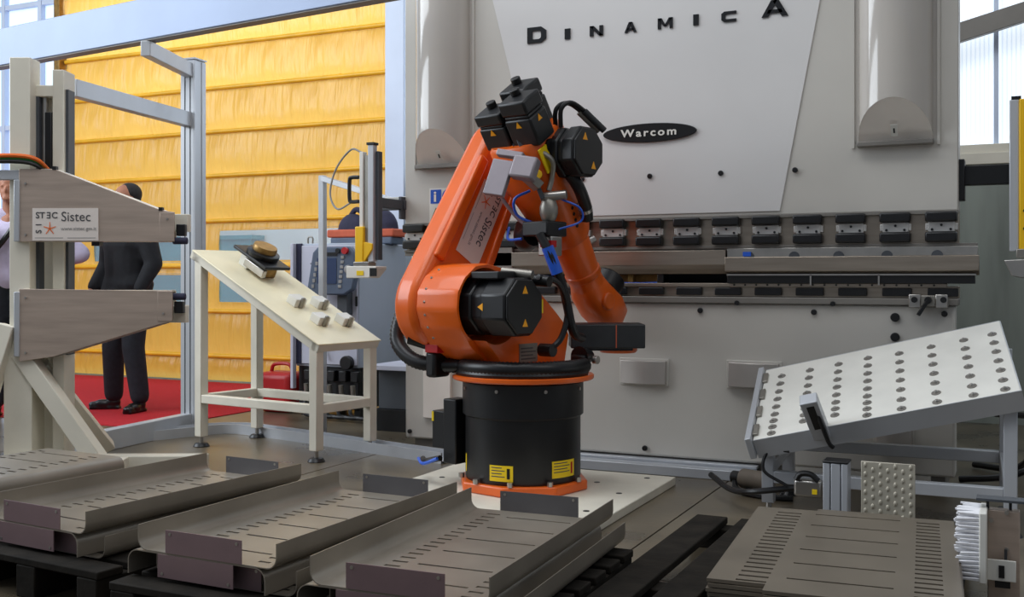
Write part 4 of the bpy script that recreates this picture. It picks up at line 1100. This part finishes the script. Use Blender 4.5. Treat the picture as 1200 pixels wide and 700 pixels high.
G(MB().box(.70, .80, -.01, .05, 1.24, 1.33), 'tip_bracket', 'cream', ua, bevel=.004)
G(MB().cyl((.74, -.06, 1.19), (.815, -.06, 1.19), .018, n=14), 'plunger', 'navy', ua, bevel=.005)
for x, z in ((.145, 1.56), (.685, 1.352)): G(MB().box(x - .01, x + .01, -.088, -.06, z - .01, z + .008), 'corner_clip', 'black', ua)
for x, z in ((.72, 1.30), (.0, 1.48), (.0, 1.22)): G(MB().cyl((x, -.092, z), (x, -.084, z), .006, n=10), 'arm_screw', 'steel', ua)
G(MB().box(.32, .36, -.05, .0, 1.165, 1.187), 'sensor', 'black', ua)
sp = G(MB().box(.035, .37, -.0885, -.0855, 1.19, 1.355), 'arm_sign', 'sign_paper', ua)
logo(sp, frame((.035, -.089, 1.19), (1, 0, 0), (0, 0, 1)), .165)
# lower arm: mirrored
lw = G(MB().prism([(-.035, .575), (-.035, .945), (.745, .935), (.745, .78), (.68, .765), (.14, .60)], 'y', -.085, -.077), 'wedge_arm', 'brushed', bevel=.002)
G(MB().prism([(-.03, .58), (-.03, .94), (.72, .93), (.72, .78), (.68, .765), (.14, .60)], 'y', .05, .06), 'rear_cheek', 'cream', lw)
G(MB().bar((.13, -.012, .60), (.70, -.012, .775), .13, .008), 'arm_flange', 'ledge', lw)
G(MB().box(-.03, .72, -.077, .05, .93, .938), 'arm_flange', 'cream', lw)
G(MB().box(.67, .746, -.088, -.084, .78, .934), 'tip_plate', 'brushed', lw, bevel=.002)
G(MB().box(-.06, -.03, -.09, .03, .60, .93), 'arm_mount', 'alu', lw, bevel=.004)
G(MB().box(.745, .79, -.06, -.02, .82, .88), 'tip_pad', 'black', lw, bevel=.004)
G(MB().box(.70, .79, -.01, .05, .77, .86), 'tip_bracket', 'cream', lw, bevel=.004)
G(MB().cyl((.73, -.06, .905), (.805, -.06, .905), .018, n=14), 'plunger', 'navy', lw, bevel=.005)
for x, z in ((.0, .90), (.0, .62), (.7, .82)): G(MB().cyl((x, -.092, z), (x, -.084, z), .006, n=10), 'arm_screw', 'steel', lw)
# feet
G(MB().box(-.125, .02, -.06, .09, .0, .75), 'lower_column', 'cream', bevel=.004)
G(MB().bar((-.05, -.02, .62), (.37, -.06, .05), .09, .085, up=(1, 0, 1)), 'splayed_foot', 'cream', bevel=.004)
G(MB().bar((-.10, -.06, .76), (-.30, -.10, .05), .075, .09, up=(1, 0, 1)), 'splayed_foot', 'cream', bevel=.004)
G(MB().bar((.02, .05, .55), (.22, .45, .05), .07, .07, up=(1, 0, 1)), 'splayed_foot', 'cream', bevel=.004)
G(MB().bar((-.1, .04, .04), (.88, .05, .04), .09, .08), 'floor_beam', 'cream', bevel=.004)
G(MB().bar((-.35, -.1, .04), (.5, -.06, .04), .09, .08), 'floor_beam', 'cream', bevel=.004)
for c, m_, dz in (((0, 0, 0), 'orange_cable', .0), ((0, .012, -.013), 'green_cable', 0), ((0, .0, -.03), 'rubber', 0)):
    G(MB().tube([(-.33, -.08 + c[1], 1.58 + c[2]), (-.2, -.1 + c[1], 1.615 + c[2]), (-.03, -.1 + c[1], 1.62 + c[2]), (.06, -.09 + c[1], 1.60 + c[2]), (.10, -.02 + c[1], 1.54 + c[2])], .011, n=8), 'supply_cable', m_)
G(MB().box(-.22, -.03, -.08, -.04, 1.50, 1.55), 'cable_bracket', 'alu', bevel=.004)

# ================================================================== ENCLOSURE FRAME
en = thing('enclosure_frame', 'pale aluminium safety enclosure frame of heavy slotted posts and beams', 'frame', (-4.8, 4.8, 0))
def E_(mb, name, m, par=None, **k):
    o = mb.build(name, m, en, world=True, **k)
    if par is not None: o.parent = par
    return o
E_(MB().bar((-9.5, 5.375, 2.523), (1.6, 4.027, 2.523), .09, .245), 'top_beam', 'alu_blue', bevel=.006)
E_(MB().bar((-9.5, 5.375, 2.398), (1.6, 4.027, 2.398), .075, .006), 'beam_slot', 'ledge')
XP = Matrix.Translation((-4.87, 5.42, 0)) @ Matrix.Rotation(R(6), 4, 'Z')
po = E_(MB().box(-.055, .05, -.06, .06, 0, 2.42, XP), 'post', 'alu', bevel=.005)
E_(MB().box(.05, .055, -.06, -.02, 0, 2.41, XP).box(.05, .055, .02, .06, 0, 2.41, XP), 'post_edge', 'alu', po)['kind'] = 'stuff'
for x in (-.02, .02): E_(MB().box(x - .004, x + .004, -.0615, -.059, 0, 2.4, XP), 'post_slot', 'darkgrey', po)
E_(MB().box(-.06, .06, -.065, .065, 2.42, 2.43, XP), 'post_cap', 'alu', po)
E_(MB().bar((-4.62, 4.74, 2.35), (-4.86, 5.37, 2.35), .06, .09), 'cross_beam', 'alu', bevel=.004)
E_(MB().bar((-4.62, 4.20, 2.03), (-4.87, 5.38, 2.03), .06, .095), 'cross_beam', 'alu', bevel=.004)
E_(MB().box(1.48, 1.58, 3.98, 4.08, 0, 2.4), 'post', 'alu_blue', bevel=.005)
E_(MB().box(-7.9, -7.8, 5.12, 5.22, 0, 2.4), 'post', 'alu_blue', bevel=.005)
E_(MB().box(-2.62, -2.54, 4.84, 4.92, 2.2, 2.4), 'beam_drop', 'alu_blue') if False else None
E_(MB().bar((-4.87, 5.38, .06), (-4.75, 4.36, .06), .07, .12), 'lower_rail', 'alu', bevel=.004)

# floor channel with a rounded corner
ch = []
for p in [(-5.0, 4.55), (-4.86, 4.95), (-4.74, 5.25)]: ch.append(p)
ch += [(-4.70, 5.36), (-4.64, 5.44), (-4.53, 5.49), (-4.42, 5.475)]
ch += [(-3.9, 5.36), (-3.3, 5.20), (-2.78, 5.07)]
b = MB()
for sgn_, h in ((-1, .06), (1, .06)):
    vs = []; 
    for i, p in enumerate(ch):
        a_ = ch[max(i - 1, 0)]; c_ = ch[min(i + 1, len(ch) - 1)]
        dx, dy = c_[0] - a_[0], c_[1] - a_[1]; L_ = math.hypot(dx, dy); nx, ny = -dy / L_, dx / L_
        for off in (.045, .055): vs += [(p[0] + nx * off * sgn_, p[1] + ny * off * sgn_, 0), (p[0] + nx * off * sgn_, p[1] + ny * off * sgn_, h)]
    fs = []
    for i in range(len(ch) - 1):
        o_ = 4 * i
        fs += [(o_, o_ + 4, o_ + 5, o_ + 1), (o_ + 2, o_ + 3, o_ + 7, o_ + 6), (o_ + 1, o_ + 5, o_ + 7, o_ + 3)]
    b.add(vs, fs)
vs = []
for i, p in enumerate(ch):
    a_ = ch[max(i - 1, 0)]; c_ = ch[min(i + 1, len(ch) - 1)]
    dx, dy = c_[0] - a_[0], c_[1] - a_[1]; L_ = math.hypot(dx, dy); nx, ny = -dy / L_, dx / L_
    vs += [(p[0] + nx * .05, p[1] + ny * .05, .012), (p[0] - nx * .05, p[1] - ny * .05, .012)]
b.add(vs, [(2 * i, 2 * i + 2, 2 * i + 3, 2 * i + 1) for i in range(len(ch) - 1)])
o = b.build('floor_channel', 'alu'); tag(o, 'grey metal floor channel bending round behind the sloping cream table', 'channel')

# ================================================================== CONTROL CABINET GROUP
cc = thing('control_cabinet', 'grey robot control cabinet hung with a teach pendant', 'cabinet', (-4.49, 6.75, 0), 0)
def K(mb, name, m, par=None, **k):
    o = mb.build(name, m, cc, world=True, **k)
    if par is not None: o.parent = par
    return o
K(MB().box(-4.75, -4.20, 6.36, 7.0, .36, 1.25), 'body', 'grey_cab_side', bevel=.008)
dr = K(MB().box(-4.69, -4.21, 6.345, 6.36, .38, 1.235), 'door', 'grey_cab', bevel=.004)
K(MB().box(-4.215, -4.205, 6.33, 6.345, .8, .87), 'door_hinge', 'black', dr)
K(MB().box(-4.61, -4.55, 6.343, 6.345, 1.10, 1.108), 'door_print', 'print_dark', dr)
K(MB().box(-4.76, -4.69, 6.34, 6.36, .38, 1.25), 'edge_strip', 'navy')
K(MB().box(-4.755, -4.73, 6.3, 6.34, .2, 1.25), 'side_post', 'grey_cab', bevel=.003)
K(MB().box(-4.74, -4.22, 6.38, 6.95, .06, .36), 'connector_base', 'black', bevel=.006)
for x in (-4.73, -4.27):
    for y in (6.4, 6.87): K(MB().box(x, x + .05, y, y + .05, 0, .06), 'foot', 'black')
for i in range(5):
    x = -4.66 + i * .1
    cn = K(MB().box(x, x + .065, 6.33, 6.38, .26, .34), 'connector', 'black', bevel=.008)
    K(MB().cyl((x + .03, 6.32, .24), (x + .03, 6.33, .15), .018, n=10), 'connector_lead', 'steel_dull', cn)
    K(MB().tube([(x + .03, 6.325, .15), (x + .05, 6.26, .05), (x + .16, 6.2, .03), (x + .35, 6.22, .03)], .014, n=8), 'connector_cable', 'rubber', cn)
K(MB().cyl((-4.28, 6.30, .40), (-4.28, 6.345, .40), .05, n=18), 'main_switch', 'black', bevel=.006)
K(MB().box(-4.63, -4.63 + .02, 6.6, 6.62, 1.25, 1.30), 'lifting_eye', 'steel_dull') if False else None
K(MB().tube([(-4.67, 6.4, 1.25), (-4.67, 6.4, 1.29), (-4.65, 6.4, 1.30), (-4.63, 6.4, 1.29), (-4.63, 6.4, 1.25)], .006), 'lifting_eye', 'steel_dull')
# teach pendant with its holder
tpn = thing('teach_pendant', 'slate-blue robot teach pendant hanging on the grey cabinet', 'control pad', (-4.34, 6.24, .88), 4)
pp = [(-.20, .02), (-.19, .0), (.10, .0), (.17, .04), (.19, .12), (.19, .29), (.15, .34), (-.11, .34), (-.15, .30)]
MB().prism(pp, 'y', -.03, .03).build('housing', 'pendant', tpn, bevel=.012)
MB().box(-.11, .045, -.034, -.03, .08, .26).build('screen', 'screen', tpn)
for i in range(7): MB().box(.058 + .004 * i, .085 + .004 * i, -.036, -.03, .05 + i * .034, .072 + i * .034).build('soft_key', 'print_light', tpn, bevel=.003)
for i in range(5): MB().box(-.155 + .008 * i, -.135 + .008 * i, -.036, -.03, .05 + .04 * i, .075 + .04 * i).build('soft_key', 'print_light', tpn)
MB().sph((.14, -.035, .18), .032, 12, (1, .6, 1)).build('space_mouse', 'print_light', tpn)
MB().cyl((.12, -.055, .31), (.12, -.03, .31), .024, n=16).build('stop_button', 'red', tpn)
MB().cyl((.06, -.045, .31), (.06, -.03, .31), .018, n=16).build('key_switch', 'black', tpn)
MB().box(-.1, .05, -.0345, -.03, .275, .30).build('brand_strip', 'black', tpn)
MB().box(-.02, .02, .03, .10, .20, .26).build('hook', 'black', tpn)
MB().box(.02, .10, .02, .10, -.14, .02).build('holder', 'darkgrey', tpn, bevel=.004)
MB().tube([(-.18, 0, .02), (-.23, .0, -.06), (-.22, .04, -.25), (-.12, .08, -.45)], .012, n=8).build('pendant_cable', 'rubber', tpn)
# rounded navy bag with rust band on the cabinet
bg_ = thing('shoulder_bag', 'navy rounded bag with rust-red band on the grey cabinet', 'bag', (-4.42, 6.80, 1.25))
MB().sph((-.13, 0, .10), .13, 16, (1, .6, 1.1)).sph((.13, 0, .11), .14, 16, (1, .6, 1.15)).build('bag_body', 'navy', bg_, remesh=.012, relax=6)
MB().box(-.30, .29, -.10, .09, .055, .115).build('band', 'rust', bg_, bevel=.012)
MB().box(-.27, .27, -.095, .085, .0, .055).build('bag_base', 'pendant', bg_, bevel=.01)
MB().tube([(-.15, 0, .22), (-.1, 0, .27), (-.03, 0, .24)], .02).build('bag_handle', 'navy', bg_)
# red case on the floor beside the cabinet
rc = thing('red_case', 'red plastic case with carrying handle beside the grey cabinet', 'case', (-4.98, 6.5, 0))
MB().box(-.15, .15, -.11, .11, .0, .30).build('case_body', 'red', rc, bevel=.05, seg=4)
MB().tube([(-.1, 0, .295), (-.07, 0, .35), (.06, 0, .355), (.1, 0, .295)], .014).build('case_handle', 'red', rc)
MB().box(-.152, .152, -.112, .112, .15, .162).build('case_seam', 'black', rc)
# low dark unit with pale top next to the press
lu = thing('hydraulic_unit', 'dark grey low unit with pale top shelf beside the press brake', 'cabinet', (-3.56, 6.3, 0))
MB().box(-3.80, -3.30, 5.98, 6.6, .14, .40).build('unit_body', 'darkgrey', lu, world=True, bevel=.006)
MB().box(-3.82, -3.28, 5.94, 6.62, .0, .14).build('unit_base', 'black', lu, world=True)
MB().box(-3.84, -3.26, 5.90, 6.64, .40, .432).build('top_shelf', 'grey_cab', lu, world=True, bevel=.004)

# ================================================================== LIGHT GUARDS
lf = thing('light_guard', 'aluminium and yellow safety light guard on a tube frame left of the press', 'light guard', (-3.6, 5.4, 0))
def Lq(mb, name, m, par=None, **k):
    o = mb.build(name, m, lf, world=True, **k)
    if par is not None: o.parent = par
    return o
fr = Lq(MB().box(-3.995, -3.955, 5.58, 5.62, .0, 1.65), 'frame_upright', 'alu', bevel=.004)
Lq(MB().bar((-3.985, 5.6, 1.635), (-3.22, 5.42, 1.42), .035, .035), 'frame_rail', 'alu', bevel=.003)
Lq(MB().bar((-3.45, 5.36, 1.455), (-3.2, 5.40, 1.468), .03, .025), 'frame_rail', 'white', bevel=.003)
st_ = Lq(MB().box(-3.235, -3.198, 4.98, 5.02, 1.09, 1.735), 'guard_profile', 'alu', bevel=.004)
Lq(MB().box(-3.196, -3.176, 5.0, 5.04, 1.1, 1.70), 'guard_profile', 'darkgrey', bevel=.003)
Lq(MB().box(-3.24, -3.193, 4.975, 5.025, 1.735, 1.748), 'profile_cap', 'black', st_)
Lq(MB().box(-3.29, -3.265, 4.98, 5.02, 1.28, 1.70), 'light_bar', 'white', bevel=.004)
Lq(MB().box(-3.31, -3.255, 4.965, 5.02, 1.08, 1.285), 'yellow_housing', 'yellow_paint', bevel=.006)
Lq(MB().prism([(-3.31, 1.085), (-3.255, 1.085), (-3.2, 1.16), (-3.2, 1.19), (-3.255, 1.2)], 'y', 4.97, 5.015), 'yellow_foot', 'yellow_paint', bevel=.003)
Lq(MB().box(-3.255, -3.235, 4.985, 5.02, 1.1, 1.68), 'guard_web', 'steel_dull')
hd = Lq(MB().prism([(-3.35, 1.0), (-3.20, 1.0), (-3.155, 1.05), (-3.155, 1.065), (-3.35, 1.065)], 'y', 4.94, 5.05), 'laser_head', 'white', bevel=.004)
Lq(MB().box(-3.31, -3.21, 4.95, 5.03, 1.065, 1.09), 'laser_mount', 'steel', hd, bevel=.004)
Lq(MB().box(-3.28, -3.235, 4.937, 4.94, 1.015, 1.04), 'laser_label', 'yellow', hd)
Lq(MB().box(-3.195, -3.15, 4.937, 4.94, 1.01, 1.055), 'laser_window', 'black', hd)
Lq(MB().tube([(-3.30, 4.99, 1.56), (-3.345, 4.99, 1.56), (-3.36, 4.99, 1.545), (-3.36, 4.99, 1.44), (-3.345, 4.99, 1.425), (-3.30, 4.99, 1.425)], .011, n=8), 'guard_handle', 'black')
Lq(MB().tube([(-3.29, 5.0, 1.70), (-3.38, 5.03, 1.72), (-3.50, 5.06, 1.62), (-3.54, 5.06, 1.48), (-3.47, 5.03, 1.39), (-3.36, 5.0, 1.42)], .0055, n=8), 'guard_cable', 'print_light')
Lq(MB().box(-3.24, -3.203, 5.022, 5.31, 1.395, 1.45), 'guard_bracket', 'darkgrey', bevel=.004)
rg = thing('light_guard', 'yellow and grey safety light guard with steel head right of the press', 'light guard', (.03, 5.3, 0))
def Rq(mb, name, m, par=None, **k):
    o = mb.build(name, m, rg, world=True, **k)
    if par is not None: o.parent = par
    return o
Rq(MB().box(-.028, .012, 5.28, 5.33, 1.12, 1.80), 'guard_profile', 'alu', bevel=.004)
Rq(MB().prism([(.012, 1.80), (.012, 1.12), (.05, 1.07), (.17, 1.07), (.17, 1.80), (.14, 1.80), (.14, 1.20), (.05, 1.20), (.05, 1.78), (.10, 1.78), (.10, 1.80)], 'y', 5.27, 5.33), 'yellow_housing', 'yellow_paint', bevel=.004)
Rq(MB().box(.05, .145, 5.28, 5.32, 1.2, 1.79), 'light_bar', 'cap', bevel=.004)
Rq(MB().box(-.02, .02, 5.28, 5.32, 1.8, 1.815), 'profile_cap', 'black')
h_ = Rq(MB().prism([(-.05, 1.08), (.2, 1.09), (.2, 1.03), (.02, 1.0), (-.02, 1.01)], 'y', 5.24, 5.35), 'laser_head', 'steel', bevel=.004)
Rq(MB().box(.0, .2, 5.26, 5.33, 1.09, 1.13), 'laser_mount', 'steel_dull', h_, bevel=.004)
Rq(MB().box(-.0, .05, 5.33, 5.44, 1.43, 1.52), 'guard_bracket', 'black', bevel=.004)
for z in (1.22, 1.30): Rq(MB().cyl((.035, 5.266, z), (.035, 5.272, z), .008, n=10), 'screw', 'black')

# ================================================================== PEOPLE
def capsules(segs):
    b = MB()
    for p0, r0, p1, r1 in segs:
        b.cyl(p0, p1, r0, r1, n=16); b.sph(p0, r0, 12); b.sph(p1, r1, 12)
    return b
def hand(b, wrist, d, side, r=.011):
    """palm and five bent fingers; d is the direction of the hand, side the thumb side"""
    d = Vector(d).normalized(); side = Vector(side).normalized(); n = d.cross(side).normalized(); w = Vector(wrist)
    palm = w + d * .075
    for k in range(4):
        o = side * (.028 - .019 * k)
        L = (.068, .077, .072, .056)[k]
        a = w + d * .085 + o; c = a + d * L * .5 + n * .008; e = c + d * L * .42 + n * .028
        for p0, r0, p1, r1 in ((w + o * .6, .014, a, .012), (a, .0095, c, .009), (c, .009, e, .0075)):
            b.cyl(p0, p1, r0, r1, n=8); b.sph(p0, r0, 8); b.sph(p1, r1, 8)
    a = w + d * .03 + side * .03; c = a + d * .035 + side * .022; e = c + d * .03 + side * .004 + n * .01
    for p0, r0, p1, r1 in ((w + d * .015, .014, a, .013), (a, .012, c, .0105), (c, .0105, e, .0085)):
        b.cyl(p0, p1, r0, r1, n=8); b.sph(p0, r0, 8); b.sph(p1, r1, 8)
    return b
def head(b, c, yaw):
    X = Matrix.Translation(c) @ Matrix.Rotation(R(yaw), 4, 'Z')       # faces local -y
    b.sph((0, .012, .03), .088, 18, (.86, 1.06, 1.05), X); b.sph((0, -.022, -.03), .068, 16, (.9, 1.0, 1.15), X)
    b.sph((0, -.095, -.012), .014, 8, (.8, 1.0, 1.7), X); b.sph((0, -.075, -.075), .03, 10, (1.2, .8, .8), X)
    b.sph((0, -.083, -.052), .016, 8, (1.5, .6, .5), X)
    for s in (-1, 1):
        b.sph((s * .078, .01, -.005), .02, 8, (.45, .9, 1.5), X); b.sph((s * .032, -.078, .015), .013, 8, (1.2, .6, .7), X)
    return b
def person(label, loc, rz, kind):
    t = thing('person', label, 'person', loc, rz)
    # faces local -y; standing height 1.75
    if kind == 'suit':
        LS, RS = (.19, .01, 1.43), (-.19, .01, 1.43); LE, RE = (.29, .03, 1.14), (-.28, .04, 1.14); LW, RW = (.27, -.10, .92), (-.26, -.12, .93)
        LK, RK = (.10, -.01, .50), (-.13, -.02, .50); LA, RA = (.125, .03, .10), (-.19, .03, .10)
    else:
        LS, RS = (.18, .01, 1.42), (-.18, .01, 1.42); LE, RE = (.47, .05, 1.17), (-.37, .02, 1.17); LW, RW = (.20, -.10, 1.04), (-.17, -.14, 1.06)
        LK, RK = (.11, -.01, .50), (-.11, -.01, .50); LA, RA = (.12, .03, .10), (-.12, .03, .10)
    b = MB(); head(b, (0, -.01, 1.635), 0)
    b.cyl((0, .015, 1.40), (0, .005, 1.58), .062, .055, n=16)
    for seg in capsules([((0, .02, 1.30), .13, (0, .02, 1.40), .10), ((0, .02, 1.0), .125, (0, .02, 1.3), .13), (LS, .05, LE, .04), (RS, .05, RE, .04), (LE, .04, LW, .028), (RE, .04, RW, .028),
                         ((.09, .02, .93), .085, LK, .055), ((-.09, .02, .93), .085, RK, .055), (LK, .055, LA, .04), (RK, .055, RA, .04), (LS, .05, (0, .02, 1.4), .08), (RS, .05, (0, .02, 1.4), .08)]).v[:0]: pass
    c = capsules([((0, .02, 1.30), .12, (0, .02, 1.38), .10), ((0, .02, 1.0), .12, (0, .02, 1.3), .12), (LS, .045, LE, .038), (RS, .045, RE, .038), (LE, .04, LW, .028), (RE, .04, RW, .028),
                  ((.085, .02, .93), .08, LK, .052), ((-.085, .02, .93), .08, RK, .052), (LK, .052, LA, .038), (RK, .052, RA, .038), (LS, .05, (0, .02, 1.39), .07), (RS, .05, (0, .02, 1.39), .07)])
    b.add(c.v, c.f)
    dl = Vector(LW) - Vector(LE); dr_ = Vector(RW) - Vector(RE)
    hand(b, LW, dl, (-.3, -1, .2)); hand(b, RW, dr_, (.3, -1, .2))
    body = b.build('body', 'skin', t, remesh=.0085, relax=3)
    MB().sph((0, .035, 1.685), .098, 18, (.95, .95, .9)).sph((0, .055, 1.64), .08, 14, (1.05, .75, 1.1)).build('hair', 'hair', t, remesh=.012, relax=2)
    c = capsules([((.088, .02, .95), .115, LK, .085), ((-.088, .02, .95), .115, RK, .085), (LK, .085, (LA[0], LA[1], .12), .072), (RK, .085, (RA[0], RA[1], .12), .072), ((.05, .02, 1.0), .125, (-.05, .02, 1.0), .125)])
    c.build('trousers', 'trouser', t, remesh=.014, relax=4)
    if kind == 'suit':
        c = capsules([((.06, .02, 1.28), .155, (-.06, .02, 1.28), .155), ((.07, .02, .98), .15, (-.07, .02, .98), .15), ((.05, .02, .88), .16, (-.08, .02, .88), .17), ((.05, .02, 1.0), .14, (.05, .02, 1.28), .15), ((-.05, .02, 1.0), .14, (-.05, .02, 1.28), .15),
                      ((.0, .02, .84), .15, (0, .02, .99), .15), (LS, .085, LE, .068), (RS, .085, RE, .068), (LE, .068, Vector(LE).lerp(Vector(LW), .85), .05), (RE, .068, Vector(RE).lerp(Vector(RW), .85), .05), (LS, .08, (0, .02, 1.44), .07), (RS, .08, (0, .02, 1.44), .07)])
        c.build('jacket', 'suit', t, remesh=.014, relax=4)
    else:
        c = capsules([((.06, .02, 1.28), .15, (-.06, .02, 1.28), .15), ((.05, .02, 1.02), .14, (-.05, .02, 1.02), .14), ((.05, .02, 1.02), .14, (.05, .02, 1.28), .145), ((-.05, .02, 1.02), .14, (-.05, .02, 1.28), .145),
                      (LS, .08, LE, .066), (RS, .08, RE, .066), (LE, .066, Vector(LE).lerp(Vector(LW), .12), .064), (RE, .066, Vector(RE).lerp(Vector(RW), .12), .062), (LS, .075, (0, .02, 1.43), .07), (RS, .075, (0, .02, 1.43), .07)])
        c.build('shirt', 'shirt', t, remesh=.014, relax=4)
        MB().tube([(.12, -.13, 1.45), (.0, -.17, 1.25), (-.15, -.16, 1.08)], .02).build('bag_strap', 'black', t)
        MB().box(-.26, -.06, -.26, -.14, 1.12, 1.36).build('camera_bag', 'black', t, bevel=.03, seg=3)
    for A_, yaw in ((LA, 20 if kind == 'suit' else 8), (RA, -50 if kind == 'suit' else -8)):
        X = Matrix.Translation((A_[0], A_[1], 0)) @ Matrix.Rotation(R(yaw), 4, 'Z')
        s = MB(); s.sph((0, .0, .055), .055, 12, (.8, 1.0, 1.0), X); s.sph((0, -.08, .042), .05, 12, (.9, 1.5, .75), X); s.sph((0, -.15, .035), .04, 12, (1.0, 1.1, .7), X); s.box(-.038, .038, -.18, .05, .0, .02, X)
        s.build('shoe', 'shoe', t, remesh=.009, relax=4)
    return t
person('person in a black suit standing on the red carpet, seen behind the wedge arms', (-6.02, 5.98, .006), -8, 'suit').scale = (.97, .97, .965)
person('person in a lilac shirt with hands on hips behind the cream column', (-6.53, 5.39, .006), 32, 'shirt')
